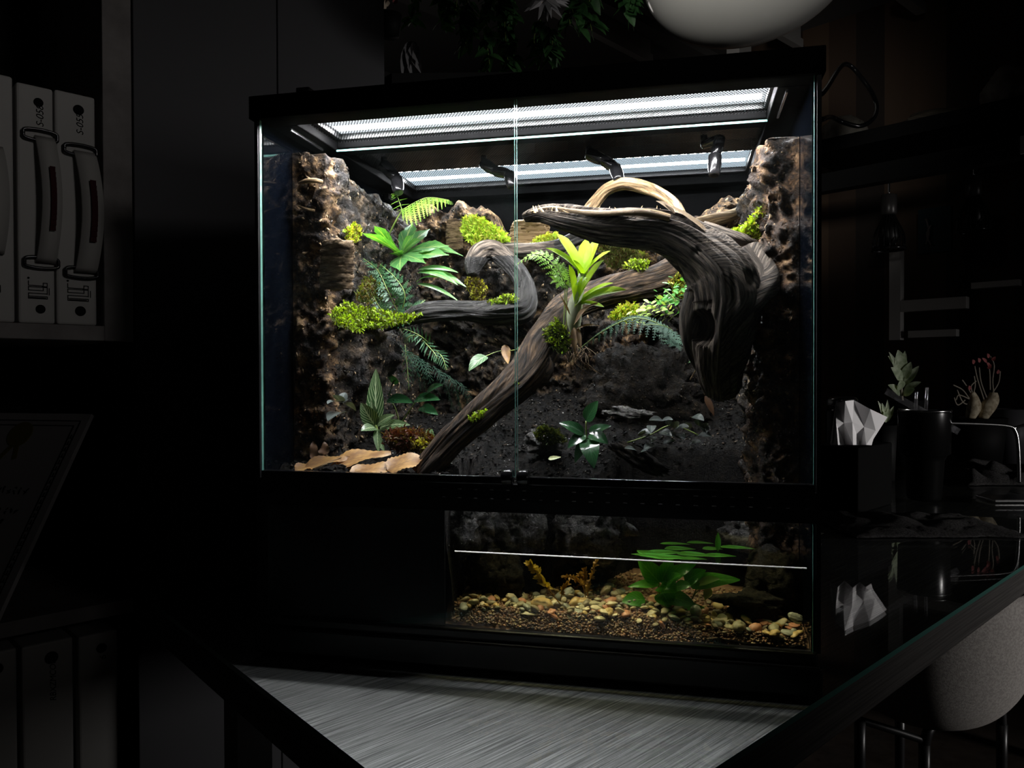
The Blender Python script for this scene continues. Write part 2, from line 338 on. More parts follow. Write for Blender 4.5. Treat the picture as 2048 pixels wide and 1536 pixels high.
def moss(name, label, poly, Y, mat, n=500, ln=.006, w=.0011, grad=0., thick=.007, up=.6, mats=None, out=.5):
    """clump of fine moss shoots grown on a small mound"""
    r = random.Random(len(label) * 31 + int(poly[0][0])); mb = MB(); xs = [p[0] for p in poly]; ys = [p[1] for p in poly]
    cyy = sum(ys) / len(ys); made = 0; nm = len(mats) if mats else 1
    while made < n:
        px = r.uniform(min(xs), max(xs)); py = r.uniform(min(ys), max(ys))
        if not inpoly(px, py, poly): continue
        made += 1; p = SY(px, py, Y - grad * (py - cyy) * mpp(Y)); p.y += r.uniform(-.3, 1) * thick
        d = V((r.gauss(0, .55), -out + r.gauss(0, .4), up + r.gauss(0, .5))).normalized(); l = ln * r.uniform(.5, 1.3)
        sd = d.cross(V((r.gauss(0, 1), r.gauss(0, 1), r.gauss(0, 1)))).normalized() * w * r.uniform(.6, 1.3); q = p + d * l * .55 + V((0, 0, .0006))
        e = p + d * l + V((r.gauss(0, .0008), r.gauss(0, .0008), -l * .15)); b = p - d * .002
        mb.add([b - sd * .5, b + sd * .5, q + sd, e, q - sd], [(0, 1, 2, 3, 4)], r.randrange(nm))
        if r.random() < .35:        # side shoots
            for s in (-1, 1):
                e2 = q + (d + sd.normalized() * s * 1.2).normalized() * l * .45
                mb.add([q, q + d * w, e2, q - d * w], [(0, 1, 2, 3)], r.randrange(nm))
    o = mb.build(name, mats or mat, smooth=False); tag(o, label, 'moss'); return o

# ------------------------------------------------------------------ the setting
planks = None
def plank_mat():
    m, nt, out = newmat('wall_planks'); tc = N(nt, 'ShaderNodeTexCoord'); mp = N(nt, 'ShaderNodeMapping'); mp.inputs['Scale'].default_value = (1, 1, 1)
    L(nt, tc.outputs['UV'], mp.inputs[0]); sp = N(nt, 'ShaderNodeSeparateXYZ'); L(nt, mp.outputs[0], sp.inputs[0])
    ml = N(nt, 'ShaderNodeMath', operation='MULTIPLY'); L(nt, sp.outputs[0], ml.inputs[0]); ml.inputs[1].default_value = 8.
    fl = N(nt, 'ShaderNodeMath', operation='FLOOR'); L(nt, ml.outputs[0], fl.inputs[0])
    wn = N(nt, 'ShaderNodeTexWhiteNoise', noise_dimensions='1D'); L(nt, fl.outputs[0], wn.inputs['W'])
    r = ramp(nt, [(0, (.02, .012, .008)), (.5, (.05, .028, .017)), (1, (.10, .06, .035))]); L(nt, wn.outputs['Value'], r.inputs[0])
    b = N(nt, 'ShaderNodeBsdfPrincipled', Roughness=.6); L(nt, r.outputs[0], b.inputs['Base Color']); L(nt, b.outputs[0], out.inputs[0]); return m
wallpaint = simple('wall_paint', (.10, .10, .10), .8); floormat = noisy('floor_boards', [(.3, (.02, .014, .01)), (.7, (.05, .036, .026))], 6, 5, (.5, .8), .1, .001)
ceilpaint = simple('ceiling_paint', (.16, .155, .15), .8)
def quad_box(name, u0, u1, v0, v1, z0, z1, mat, uvs=False):
    mb = MB(); c = (R(u0, v0, z0) + R(u1, v1, z1)) / 2
    mb.obox(c, AD * (u1 - u0) / 2, BD * (v1 - v0) / 2, V((0, 0, (z1 - z0) / 2)))
    if uvs: mb.uv = [(V(p).dot(BD), p[2]) for p in mb.v]
    return mb.build(name, mat, smooth=False)
struct(quad_box('floor', -2.5, 4.0, -3.2, 3.6, -.80, -.75, floormat))
struct(quad_box('ceiling', -2.5, 4.0, -3.2, 3.6, 1.95, 2.0, ceilpaint))
struct(quad_box('wall_back', 3.6, 3.7, -3.2, 3.6, -.75, 1.95, plank_mat(), True))
struct(quad_box('wall_left', -2.5, 3.6, 3.5, 3.6, -.75, 1.95, wallpaint))

# ------------------------------------------------------------------ table
pr1, pr2 = AZ(1430, 1536, 0), AZ(2048, 1130, 0); pl1, pl2 = AZ(440, 1310, 0), AZ(730, 1536, 0)
def isect(a, b, c, d):
    r = b - a; s = d - c; den = r.x * s.y - r.y * s.x; t = ((c - a).x * s.y - (c - a).y * s.x) / den; return a + r * t
T0 = isect(pr1, pr2, pl1, pl2); tA = (pr2 - pr1).normalized(); tB = (pl1 - pl2).normalized()
TLA, TLB = 2.3, .80
def prism(poly, z0, z1, mb, mat=0, side=None, uv=None):
    n = len(poly); vs = [(p.x, p.y, z0) for p in poly] + [(p.x, p.y, z1) for p in poly]
    us = [uv(V(p)) for p in vs] if uv else None
    mb.add(vs, [tuple(reversed(range(n))), tuple(range(n, 2 * n))], mat, us)
    us2 = [(p[2], V(p).dot(AD) * .5 + V(p).dot(BD) * .5) for p in vs] if uv else None
    mb.add(vs, [(i, (i + 1) % n, n + (i + 1) % n, n + i) for i in range(n)], mat if side is None else side, us2)
tpoly = [T0, T0 + tA * TLA, T0 + tA * TLA + tB * TLB, T0 + tB * TLB]
inset = lambda d: [T0 + (tA + tB) * d, T0 + tA * (TLA - d) + tB * d, T0 + tA * (TLA - d) + tB * (TLB - d), T0 + tA * d + tB * (TLB - d)]
table = thing('table', 'dark grey wood grain table with a glass sheet on top, under the terrarium', 'table', (T0.x + .6, T0.y + .8, -.75))
edgewood = noisy('dark_table_side', [(.35, (.022, .020, .019)), (.65, (.06, .056, .053))], 3, 9, (.5, .8), .1, .0006, 9, 'UV', (130, 2.6, 1), spec=.2)  # slab sides, darker than the top
mb = MB(); prism(inset(.003), -.051, -.0064, mb, 0, 1, uv=lambda p: (p.dot(BD) * 1., p.dot(AD))); mb.build('table_top', [tablewood, edgewood], table, smooth=False, bevel=.0015)
mb = MB(); prism(tpoly, -.0060, 0, mb, 0, 1); mb.build('glass_sheet', [tableglass, simple('table_glass_edge', (.05, .14, .12), .2)], table, smooth=False)
for i, (a, b) in enumerate(((.08, .08), (TLA - .12, .08), (.08, TLB - .12), (TLA - .12, TLB - .12))):
    mb = MB(); c = T0 + tA * (a + .02) + tB * (b + .02); mb.obox((c.x, c.y, -.40), tA * .025, tB * .025, V((0, 0, .349))); mb.build('leg', black, table, smooth=False)

# ------------------------------------------------------------------ terrarium
W, D = .60, .45
ZB, ZS0, ZS1, ZL0, ZL1 = .0426, .1703, .2081, .606, .632
tank = thing('terrarium', 'large black framed glass terrarium with two front doors and a pool below', 'terrarium', (W / 2, D / 2, 0))
mb = MB(); mb.box((-.006, -.004, 0), (W + .006, D + .006, ZB - .012)); mb.box((-.002, -.001, ZB - .012), (W + .002, D + .002, ZB)); mb.build('base_frame', black, tank, smooth=False, bevel=.003)
mb = MB(); mb.box((0, D - .004, ZB), (W, D, ZL0)); mb.build('back_pane', backfilm, tank, smooth=False)
for x in (0, W - .004):
    mb = MB(); mb.box((x, .006, ZB), (x + .004, D - .004, ZL0)); mb.build('side_pane', film, tank, smooth=False)
def pane(name, a, b, parent, mat=paneglass, edge=m_edge):
    x0, y0, z0 = a; x1, y1, z1 = b; mb = MB()
    v = [(x0, y0, z0), (x1, y0, z0), (x1, y1, z0), (x0, y1, z0), (x0, y0, z1), (x1, y0, z1), (x1, y1, z1), (x0, y1, z1)]
    mb.add(v, [(0, 1, 5, 4), (2, 3, 7, 6)], 0); mb.add(v, [(0, 3, 2, 1), (4, 5, 6, 7), (1, 2, 6, 5), (3, 0, 4, 7)], 1)
    return mb.build(name, [mat, edge], parent, smooth=False)
pane('window_pane', (.003, .001, ZB - .006), (W - .003, .005, ZS0 + .004), tank)
mb = MB(); mb.box((0, -.001, ZB), (.010, .007, ZS0)); mb.build('corner_seal', black, tank, smooth=False)
for x0, x1 in ((-.004, 0), (W, W + .004)):
    mb = MB(); mb.box((x0, 0, ZB), (x1, .012, ZL0)); mb.build('corner_post', black, tank, smooth=False)
XM = .3005
d1 = pane('door', (.004, -.002, ZS1), (XM - .0012, .002, ZL0 + .004), tank); d2 = pane('door', (XM + .0012, -.002, ZS1), (W - .003, .002, ZL0 + .004), tank)
for d, x0, x1, z in ((d1, .004, XM - .012, ZS1), (d2, XM + .012, W - .002, ZS1)):
    mb = MB(); mb.box((x0, -.004, z - .008), (x1, .004, z + .0005)); mb.build('door_rail', blackgloss, d, smooth=False, bevel=.0008)
for d, x in ((d1, XM - .0085), (d2, XM + .0085)):
    mb = MB(); mb.lathe([(.001, -.006), (.0075, -.006), (.0085, -.005), (.0085, .005), (.0075, .006), (.001, .006)], (x, -.006, ZS1 + .0005), 28, 0, V((0, 1, 0)), V((0, 0, 1)), V((1, 0, 0)))
    mb.build('latch_knob', blackgloss, d)
mb = MB(); mb.box((0, -.003, ZS0), (W, .004, ZS0 + .0135)); mb.box((0, -.003, ZS1 - .0135), (W, .004, ZS1 - .008)); mb.box((0, -.0028, ZS0 + .0147), (W, .0035, ZS1 - .0147))
NV = 34
for i in range(NV + 1):
    x = i * W / NV; mb.box((max(0, x - .0066), -.0025, ZS0 + .006), (min(W, x + .0066), .003, ZS1 - .009))
mb.build('vent_strip', black, tank, smooth=False)
mb = MB(); mb.box((.004, .006, ZB), (.2185, .008, ZS1 - .012)); mb.build('blackout_panel', blackmatt, tank, smooth=False)
# lid: outer ring, cross bar, mesh screens
lid = MB(); lid.box((-.007, -.007, ZL0), (W + .007, .026, ZL1)); lid.box((-.007, D - .03, ZL0), (W + .007, D + .007, ZL1)); lid.box((-.007, .026, ZL0), (.036, D - .03, ZL1)); lid.box((W - .034, .026, ZL0), (W + .007, D - .03, ZL1))
lid.box((.036, .131, ZL0 + .003), (W - .034, .166, ZL1)); lido = lid.build('lid_frame', lidblack, tank, smooth=False, bevel=.0012)
mb = MB(); mb.box((.036, .129, ZL0 - .0018), (W - .034, .1305, ZL0 + .0006)); mb.build('lid_glass_strip', m_edge, lido, smooth=False)
for x in (.024, W - .0255):
    mb = MB(); mb.box((x, .030, ZL0 - .0045), (x + .0022, .112, ZL0 - .0005)); mb.build('lid_rail', chrome, lido, smooth=False)
mb = MB(); mb.box((.050, -.004, ZL1 - .001), (.066, .012, ZL1 + .006)); mb.build('lid_latch', black, lido, smooth=False, bevel=.001)
for x in (.012, .59):
    mb = MB(); mb.box((x - .004, .36, ZL0 - .010), (x + .004, D - .03, ZL0 - .002)); mb.build('lid_clip', black, lido, smooth=False)
def hexmesh(x0, x1, y0, y1, z, p=.0037, w=.0011):
    """perforated screen of flat hexagonal wires"""
    mb = MB(); a = p / math.sqrt(3); row = 0; y = y0; seg = []
    while y < y1:
        x = x0 + (p / 2 if row % 2 else 0)
        while x < x1:
            c = [V((x + a * math.sin(k * PI / 3), y + a * math.cos(k * PI / 3), z)) for k in range(3)]
            seg.append((c[0], c[1])); seg.append((c[1], c[2])); c3 = V((x, y - a, z)); seg.append((c[2], c3)); x += p
        y += a * 1.5; row += 1
    for b, e in seg:
        d = (e - b); n = V((-d.y, d.x, 0)).normalized() * w / 2
        mb.add([b - n, b + n, e + n, e - n], [(0, 1, 2, 3)])
    return mb
hexmesh(.036, W - .034, .026, .131, ZL0 + .010).build('mesh_screen', steel, lido, smooth=False)
hexmesh(.036, W - .034, .166, D - .03, ZL0 + .010).build('mesh_screen', steel, lido, smooth=False)

# ------------------------------------------------------------------ lamps lying on the lid
def lamp(label, y0, y1, rows, rowmat, lens, x0=.043, x1=.562):
    zb = ZL0 + .0125; t = thing('aquarium_lamp', label, 'lamp', ((x0 + x1) / 2, (y0 + y1) / 2, zb))
    mb = MB(); mb.box((x0, y0, zb), (x1, y0 + .002, zb + .015)); mb.box((x0, y1 - .002, zb), (x1, y1, zb + .015)); mb.box((x0, y0, zb + .014), (x1, y1, zb + .0165))
    mb.box((x0 - .006, y0, zb), (x0, y1, zb + .0165)); mb.box((x1, y0, zb), (x1 + .006, y1, zb + .0165)); mb.build('housing', black, t, smooth=False, bevel=.001)
    mb = MB(); mb.add([(x0, y0 + .002, zb + .008), (x1, y0 + .002, zb + .008), (x1, y1 - .002, zb + .008), (x0, y1 - .002, zb + .008)], [(0, 3, 2, 1)]); mb.build('diffuser', lens, t, smooth=False)
    for yy, wd in rows:
        mb = MB(); k = 40
        for i in range(k):
            xa = x0 + .004 + (x1 - x0 - .008) * i / k; xw = (x1 - x0 - .008) / k * (.999 if wd > .007 else .62); mb.add([(xa, yy - wd, zb + .0065), (xa + xw, yy - wd, zb + .0065), (xa + xw, yy + wd, zb + .0065), (xa, yy + wd, zb + .0065)], [(0, 3, 2, 1)])
        mb.build('diode_row', rowmat, t, smooth=False)
    return t
lamp('bright white strip lamp along the front of the terrarium lid', .030, .130, ((.043, .0046), (.104, .0095)), led_row, lens_front)
lamp('cooler white strip lamp along the rear of the terrarium lid', .295, .412, ((.316, .0045), (.366, .0080)), led_rear, lens_rear)

# ------------------------------------------------------------------ bark walls and ground inside
def relief(name, label, mat, path, zlo, ztop, back, amp, step=.0023, sc=26, bumps=(), cat='bark wall', mat2=None, front=0., chips=7000):
    """displaced wall: path of (x, y) followed from z=zlo to ztop(s, x, y); back(p) gives the closing point on the glass behind"""
    segs = []; tot = 0
    for a, b in zip(path, path[1:]): l = (V((*b, 0)) - V((*a, 0))).length; segs.append((V((*a, 0)), V((*b, 0)), tot, l)); tot += l
    ns = max(4, int(tot / step)); base = []
    for i in range(ns + 1):
        s = tot * i / ns
        for a, b, s0, l in segs:
            if s <= s0 + l + 1e-9: p = a + (b - a) * ((s - s0) / l); d = (b - a).normalized(); break
        base.append((s, p, V((-d.y, d.x, 0)) if back.__name__ != 'flip' else V((d.y, -d.x, 0))))
    # smooth the normals round the corners
    nn = []
    for i in range(ns + 1):
        acc = V((0, 0, 0))
        for k in range(-4, 5): acc += base[min(max(i + k, 0), ns)][2]
        nn.append(acc.normalized())
    nz = int((.60 - zlo) / step); vs = []
    for i, (s, p, _) in enumerate(base):
        zt = ztop(s, p); e = min(1, min(i, ns - i) / 4)
        for k in range(nz + 1):
            f = k / nz; z = zlo + (zt - zlo) * f; q = V((p.x, p.y, z))
            h = fbm(q, sc, 5) * amp + (NZ.noise(q * sc * .35) * .8) * amp + abs(NZ.noise(q * sc * 2.7)) * amp * .8 - amp * .2
            h += max(0, NZ.noise(q * 60 + V((3, 1, 7)))) * amp * .9
            vd = NZ.voronoi(q * 75 + V((NZ.noise(q * 40), NZ.noise(q * 40 + V((9, 0, 0))), 0)))[0]; h += (.45 - vd[0]) * amp * 1.1
            h += abs(NZ.noise(q * 230)) * amp * .5 - max(0, NZ.noise(q * 33 + V((2, 8, 1))) - .25) * amp * 2.5
            for (bx, by, bz, br, bh) in bumps:
                dd = ((q.x - bx) ** 2 + (q.y - by) ** 2 + (q.z - bz) ** 2) / (br * br)
                if dd < 1: h += bh * (1 - dd) ** 1.5
            ft = min(1, (1 - f) / .03); h *= e * (.25 + .75 * ft)
            vs.append(q + nn[i] * h + V((0, 0, .004 * NZ.noise(q * 70) if k else 0)))
        b = back(p); vs.append(V((b[0], b[1], zt - .001)))
    m = nz + 2; fs = []
    for i in range(ns):
        for k in range(m - 1): fs.append((i * m + k, (i + 1) * m + k, (i + 1) * m + k + 1, i * m + k + 1))
    mb = MB(); mb.add(vs, fs)
    if mat2 and front < 0:
        mb.m = [1 if (vs[f[0]].z + .02 * NZ.noise(vs[f[0]] * 45) > (.505 if vs[f[0]].x < .215 else .495 if vs[f[0]].x > .43 else 9) or (NZ.noise(vs[f[0]] * 16 + V((7, 7, 7))) > .28)) else 0 for f in mb.f]
    elif mat2:
        mb.m = [1 if min(vs[f[0]].y, vs[f[2]].y) > front + .012 * NZ.noise(vs[f[0]] * 60) else 0 for f in mb.f]
    for q in range(chips):
        i = CHR.randrange(3, ns - 2); k = CHR.randrange(1, nz - 1); p = vs[i * m + k]; mi = 1 if mat2 and front > 0 and p.y > front else 0
        mb2 = CHR.random(); chip(mb, p + nn[i] * .0004, nn[i], CHR.choice((.0006, .0009, .0012, .0018)), mi if mb2 < .7 else 2 if mb2 < .88 else 3, CHR.uniform(1.2, 3.2))
    o = mb.build(name, [mat, mat2 or mat, crumb_pale, crumb_wet]); return tag(o, label, cat)
def bl(p): return (.0045, max(p.y, .072))
def flip(p): return (W - .0045, max(p.y, .082))
def bb(p): return (p.x, D - .0045)
relief('bark_wall', 'rough cork bark wall lining the left side of the terrarium', cork, [(.0045, .072), (.047, .074), (.054, .11), (.056, .42)][::-1], .03,
       lambda s, p: .588 - .012 * max(0, min(1, (p.y - .1) / .3)) + .010 * NZ.noise(p * 40) - (.02 if p.y > .12 else 0), bl, .0085, mat2=soilwall, front=.092, bumps=[(.05, .17, .345, .075, .045), (.055, .2, .29, .05, -.02), (.05, .072, .53, .04, .006)])
def btop(s, p):
    x = p.x; z = .583 if x < .17 else .583 - .055 * min(1, (x - .17) / .035)
    if x > .44: z = .528 + .05 * min(1, (x - .44) / .1)
    return z + .012 * NZ.noise(V((x * 35, 2, 5))) + .006 * NZ.noise(V((x * 110, 4, 5)))
relief('bark_wall', 'dark peaty bark wall across the back of the terrarium', soilwall, [(.585, .39), (.3, .40), (.02, .385)][::-1][::-1], .03, btop, bb, .014, mat2=cork, front=-1,
       bumps=[(.40, .385, .37, .085, .07), (.14, .38, .59, .05, .03), (.27, .39, .50, .06, .035), (.09, .385, .50, .055, -.03), (.25, .39, .42, .06, .03), (.45, .385, .40, .07, .05), (.5, .385, .53, .05, .03), (.2, .385, .30, .07, .03)])
relief('bark_wall', 'damp brown cork wall lining the right side of the terrarium', corkright, [(W - .0045, .090), (.560, .093), (.552, .125), (.55, .42)], .03,
       lambda s, p: .573 - .05 * max(0, min(1, (p.y - .09) / .25)) + .012 * NZ.noise(p * 45), flip, .0095, mat2=soilwall, front=.20, bumps=[(.55, .1, .50, .03, .006), (.55, .2, .49, .05, .02), (.55, .3, .54, .05, .02), (.55, .15, .40, .05, .012)])
def ground(x, y):
    land = .198 + .05 * min(1, y / .35)
    if x < .222: h = land
    else: h = .186 + .10 * max(0, min(1, (y - .10) / .28))
    edge = .105 + .02 * math.sin(x * 40) if x < .385 else (.20 if x < .56 else .17)
    if .36 < x < .41: edge = .105 + .095 * (x - .36) / .05
    if x > .215:
        k = max(0, min(1, (y - edge + .02) / .02)); k2 = max(0, min(1, (.228 - x) / .02)); k = max(k, k2); h = .045 + (h - .045) * (k * k * (3 - 2 * k))
    return h
UPV = V((0, 0, 1)); crumb_dull = simple('soil_crumb', (.05, .036, .024), .8, spec=.15)
mb = MB(); st = .003; nx = int(.59 / st); ny = int(.425 / st); vs = []
for i in range(nx + 1):
    for j in range(ny + 1):
        x = .005 + i * st; y = .010 + j * st; z = ground(x, y); q = V((x, y, z)); a = .010 if z > .1 else .004
        vs.append((x + (.006 * NZ.noise(q * 50) if .01 < x < .58 else 0), y + (.007 * NZ.noise(q * 45 + V((5, 5, 5))) if y > .03 else 0), z + fbm(q, 30, 4) * a + abs(NZ.noise(q * 110)) * a * .6))
mb.add(vs, [(i * (ny + 1) + j, (i + 1) * (ny + 1) + j, (i + 1) * (ny + 1) + j + 1, i * (ny + 1) + j + 1) for i in range(nx) for j in range(ny)])
for q in range(9000):
    p = V(vs[CHR.randrange(len(vs))])
    if p.z > .10: b_ = CHR.random(); chip(mb, p + V((CHR.gauss(0, .001), CHR.gauss(0, .001), .0006)), UPV, CHR.choice((.0008, .0012, .0018, .0024)), 0 if b_ < .72 else 1 if b_ < .94 else 2, CHR.uniform(1, 2.2))
o = mb.build('soil_bank', [soil, crumb_wet, crumb_dull]); tag(o, 'dark wet soil bank rising behind the pool', 'soil', kind='stuff')

# ------------------------------------------------------------------ rocks
def rock(name, label, c, r, mat, seed=0, amp=.25, sub=4, rot=0, cat='rock', sc=2.2, fine=.1, chips=0):
    bm = bmesh.new(); bmesh.ops.create_icosphere(bm, subdivisions=sub, radius=1); mb = MB(); vs = []; c = V(c); M = Matrix.Rotation(rot, 3, 'Y')
    for v in bm.verts:
        p = v.co; k = 1 + amp * NZ.noise(p * sc * .6 + V((seed, 0, 0))) * 1.6 + fine * fbm(p * 4 + V((seed, 3, 1)), 1.4, 4); q = p * k
        vs.append(c + M @ V((q.x * r[0], q.y * r[1], q.z * r[2])))
    fs = [tuple(v.index for v in f.verts) for f in bm.faces]; bm.free(); mb.add(vs, fs)
    for q in range(chips): p = CHR.choice(vs); chip(mb, p, (p - c).normalized(), CHR.choice((.0006, .001, .0015)), CHR.choice((0, 0, 0, 1, 1, 2)), CHR.uniform(1, 2.5))
    o = mb.build(name, [mat, crumb_dull, crumb_wet] if chips else mat)
    if label: tag(o, label, cat)
    return o
rock('rock', 'big dark sloping boulder below the lacy fern in the middle', AY(1295, 800, .31), (.088, .045, .078), rockdark, 3, .18, 5, .35, fine=.22, chips=3500)
rock('rock', 'pale wet rock at the left end above the pool', AY(935, 1045, .045), (.026, .018, .032), rockwet, 5, .3, 4, .3, fine=.35)
rock('rock', 'black wet rock wall above the pool, right of the pale wet rock', AY(1030, 1052, .082), (.034, .018, .034), rockwet, 9, .3, 4, fine=.35)
rock('rock', 'grey dripping rock face over the middle of the pool', AY(1180, 1058, .090), (.042, .018, .036), rockwet, 12, .3, 4, fine=.35)
rock('rock', 'dark rock with a tuft of moss at the right end of the pool', AY(1530, 1066, .175), (.046, .028, .022), rockwet, 15, .35, 4, fine=.3)
rock('rock', 'black pitted rock half under water at the left end of the pool', AY(985, 1145, .062), (.036, .02, .033), pumice, 21, .3, 4, fine=.35)
rock('rock', 'dark submerged rock behind the orange water plants', AY(1140, 1145, .12), (.05, .024, .036), pumice, 24, .3, 4, fine=.3)
rock('rock', 'brown pitted rock under water at the right end of the pool', AY(1548, 1165, .085), (.028, .022, .036), pumice, 27, .25, 4, fine=.25)
rock('rock', 'low black rock under water holding a pocket of small pebbles', AY(1500, 1205, .065), (.032, .018, .012), pumice, 31, .3, 4, fine=.3)
rock('rock', 'stone with olive moss left of the dark green leafed plant', AY(1090, 885, .16), (.026, .02, .014), rockwet, 35, .3, 4, .2, fine=.25)
rock('slate', 'ridged grey slate lying behind the dark green leafed plant', AY(1262, 828, .20), (.030, .016, .0075), rockwet, 40, .35, 4, .12, fine=.3)
rock('rock', 'dark brown lump of soil in front of the black leafed plant', AY(1275, 915, .12), (.032, .012, .010), rockdark, 44, .3, 4, .5, fine=.3)

# ------------------------------------------------------------------ pool
mb = MB(); zt = .1240; x0, x1, y0, y1 = .222, W - .0042, .0056, .25
mb.add([(x0, y0, zt), (x1, y0, zt), (x1, y1, zt), (x0, y1, zt), (x0, y0, ZB + .001), (x1, y0, ZB + .001)], [(0, 1, 2, 3), (4, 5, 1, 0)])
wo = mb.build('pool_water', watermat, smooth=False); tag(wo, 'clear brownish water standing in the lower right of the terrarium', 'water', kind='stuff')
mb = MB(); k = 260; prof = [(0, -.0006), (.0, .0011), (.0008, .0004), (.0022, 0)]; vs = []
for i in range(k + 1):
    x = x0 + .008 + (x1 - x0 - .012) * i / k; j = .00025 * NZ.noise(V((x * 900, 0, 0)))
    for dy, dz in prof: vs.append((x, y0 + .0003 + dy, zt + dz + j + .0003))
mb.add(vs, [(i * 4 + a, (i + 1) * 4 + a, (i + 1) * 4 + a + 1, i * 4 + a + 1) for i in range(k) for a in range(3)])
mb.build('meniscus_glint', waterglint, wo)
def bedz(x, y): return .062 - .012 * (x - .25) / .35 + .06 * max(0, min(y, .12)) + .010 * max(0, 1 - abs(x - .42) / .1) * min(1, y / .05) - .017 * max(0, 1 - max(0, y - .0075) / .011)
mb = MB(); gx, gy = 120, 50; vs = []
for i in range(gx + 1):
    for j in range(gy + 1):
        x = .218 + (W - .0045 - .218) * i / gx; y = .0075 + .20 * j / gy; vs.append((x, y, bedz(x, y) - .002 + .0015 * NZ.noise(V((x * 150, y * 150, 0)))))
mb.add(vs, [(i * (gy + 1) + j, (i + 1) * (gy + 1) + j, (i + 1) * (gy + 1) + j + 1, i * (gy + 1) + j + 1) for i in range(gx) for j in range(gy)])
gravelm = [simple('gravel_%s' % n, c, .45) for n, c in (('brown', (.24, .14, .08)), ('dark', (.10, .065, .045)), ('rust', (.34, .17, .09)), ('tan', (.48, .36, .20)))]
def pebble_geo(r, seed, sub):
    bm = bmesh.new(); bmesh.ops.create_icosphere(bm, subdivisions=sub, radius=1)
    vs = [v.co * (1 + .22 * NZ.noise(v.co * 1.1 + V((seed, 0, 0))) + .10 * NZ.noise(v.co * 2.6 + V((0, seed, 0)))) for v in bm.verts]
    vs = [V((p.x * r[0], p.y * r[1], p.z * r[2])) for p in vs]; fs = [tuple(v.index for v in f.verts) for f in bm.faces]; bm.free(); return vs, fs
rg = random.Random(5); GEO = [pebble_geo((1, rg.uniform(.6, .9), rg.uniform(.4, .65)), 10 + i, 1) for i in range(8)]
def rrot(r): return (Matrix.Rotation(r.uniform(0, 6.28), 3, 'Z') @ Matrix.Rotation(r.gauss(0, .5), 3, 'X') @ Matrix.Rotation(r.gauss(0, .5), 3, 'Y'))
for i in range(5200):       # the fine brown gravel: a sheet against the glass and a thin layer over the bed
    x = rg.uniform(.224, W - .007)
    if i < 2900: y = .0085 + rg.uniform(0, 1) * .013; z = bedz(x, y) + rg.uniform(-.0015, .0012)
    else: y = rg.uniform(.009, .16); z = bedz(x, y) - .0005
    vs, fs = GEO[rg.randrange(8)]; s = rg.uniform(.0011, .0022) if i < 2900 else rg.uniform(.0014, .0028); M = rrot(rg); mb.add([V((x, y, z)) + M @ p * s for p in vs], fs, rg.choice((0, 0, 0, 1, 1, 2, 3)) if i < 2900 else rg.choice((0, 0, 2, 3, 3)))
o = mb.build('gravel', gravelm); tag(o, 'fine dark brown gravel along the bottom of the pool', 'gravel', kind='stuff')
PCOL = [('olive', (.50, .45, .26)), ('cream', (.80, .70, .44)), ('grey', (.36, .37, .28)), ('ochre', (.68, .48, .18)), ('drab', (.32, .27, .16)), ('pinkish', (.62, .28, .15))]
PM = [noisy('pebble_' + n, [(.3, tuple(v * .75 for v in c)), (.7, c)], 150, 4, (.3, .6), .1, .0005) for n, c in PCOL]
PMESH = []
for k in range(18):
    mb = MB(); vs, fs = pebble_geo((1, rg.uniform(.6, .95), rg.uniform(.35, .6)), 40 + k * 3, 3); mb.add(vs, fs); o = mb.build('pebble', PM[k % 6], world_origin=True); PMESH.append(o.data); bpy.data.objects.remove(o)
def stone(x, y, s, me, label, group=None, rot=None, dz=0., sc=(1, 1, 1), name='pebble'):
    o = bpy.data.objects.new(name, me); C.objects.link(o); o.location = (x, y, bedz(x, y) + s * .25 + dz); o.scale = tuple(s * k for k in sc)
    o.rotation_euler = rot or (rg.gauss(0, .35), rg.gauss(0, .35), rg.uniform(0, 6.28)); return tag(o, label, 'pebble', group)
placed = []; tries = 0
while len(placed) < 290 and tries < 9000:
    tries += 1; x = rg.uniform(.232, W - .010); y = .0155 + abs(rg.gauss(0, .036)); s = rg.choice((.003, .0036, .0042, .005, .006, .007))
    if y > .125 or any((x - a) ** 2 + (y - b) ** 2 < ((s + c) * .42) ** 2 for a, b, c in placed): continue
    placed.append((x, y, s)); stone(x, y, s, PMESH[rg.randrange(18)], 'small rounded olive or tan pebble scattered over the brown gravel in the pool', 'pebbles on the pool bed', dz=rg.uniform(0, .002))
def bigstone(px, py, Y, rpx, col, label, rot=(.2, .1, .3), sc=(1, .8, .6), seed=1):
    mb = MB(); vs, fs = pebble_geo((1, 1, 1), seed, 4); mb.add(vs, fs); o = mb.build('stone', PM[col], world_origin=True); p = AY(px, py, Y); o.location = p; s = rpx * mpp(Y)
    o.scale = (s * sc[0], s * sc[1], s * sc[2]); o.rotation_euler = rot; return tag(o, label, 'stone')
bigstone(1085, 1208, .035, 24, 3, 'large smooth tan stone left of the middle of the pool bed', (.1, .15, .1), (1, .8, .5), 51)
bigstone(1150, 1230, .025, 22, 2, 'large grey slab stone beside the orange pebble', (.5, -.15, .4), (1, .8, .55), 52)
bigstone(1108, 1232, .016, 15, 5, 'narrow bright orange pebble in front of the large tan stone', (.2, .55, .1), (1, .45, .28), 53)
bigstone(1058, 1226, .018, 23, 0, 'long flat olive stone in front of the large tan stone', (.1, .05, .1), (1, .5, .17), 54)
bigstone(1168, 1206, .045, 18, 3, 'wide brown stone behind the grey slab stone', (.3, .1, .2), (1, .7, .55), 55)
bigstone(1222, 1205, .05, 17, 5, 'orange pink wedge stone left of the green water plant', (.3, -.2, .7), (1, .7, .6), 56)
bigstone(1128, 1192, .06, 24, 2, 'grey angular stone behind the large tan stone', (.5, -.5, .3), (1, .6, .45), 57)
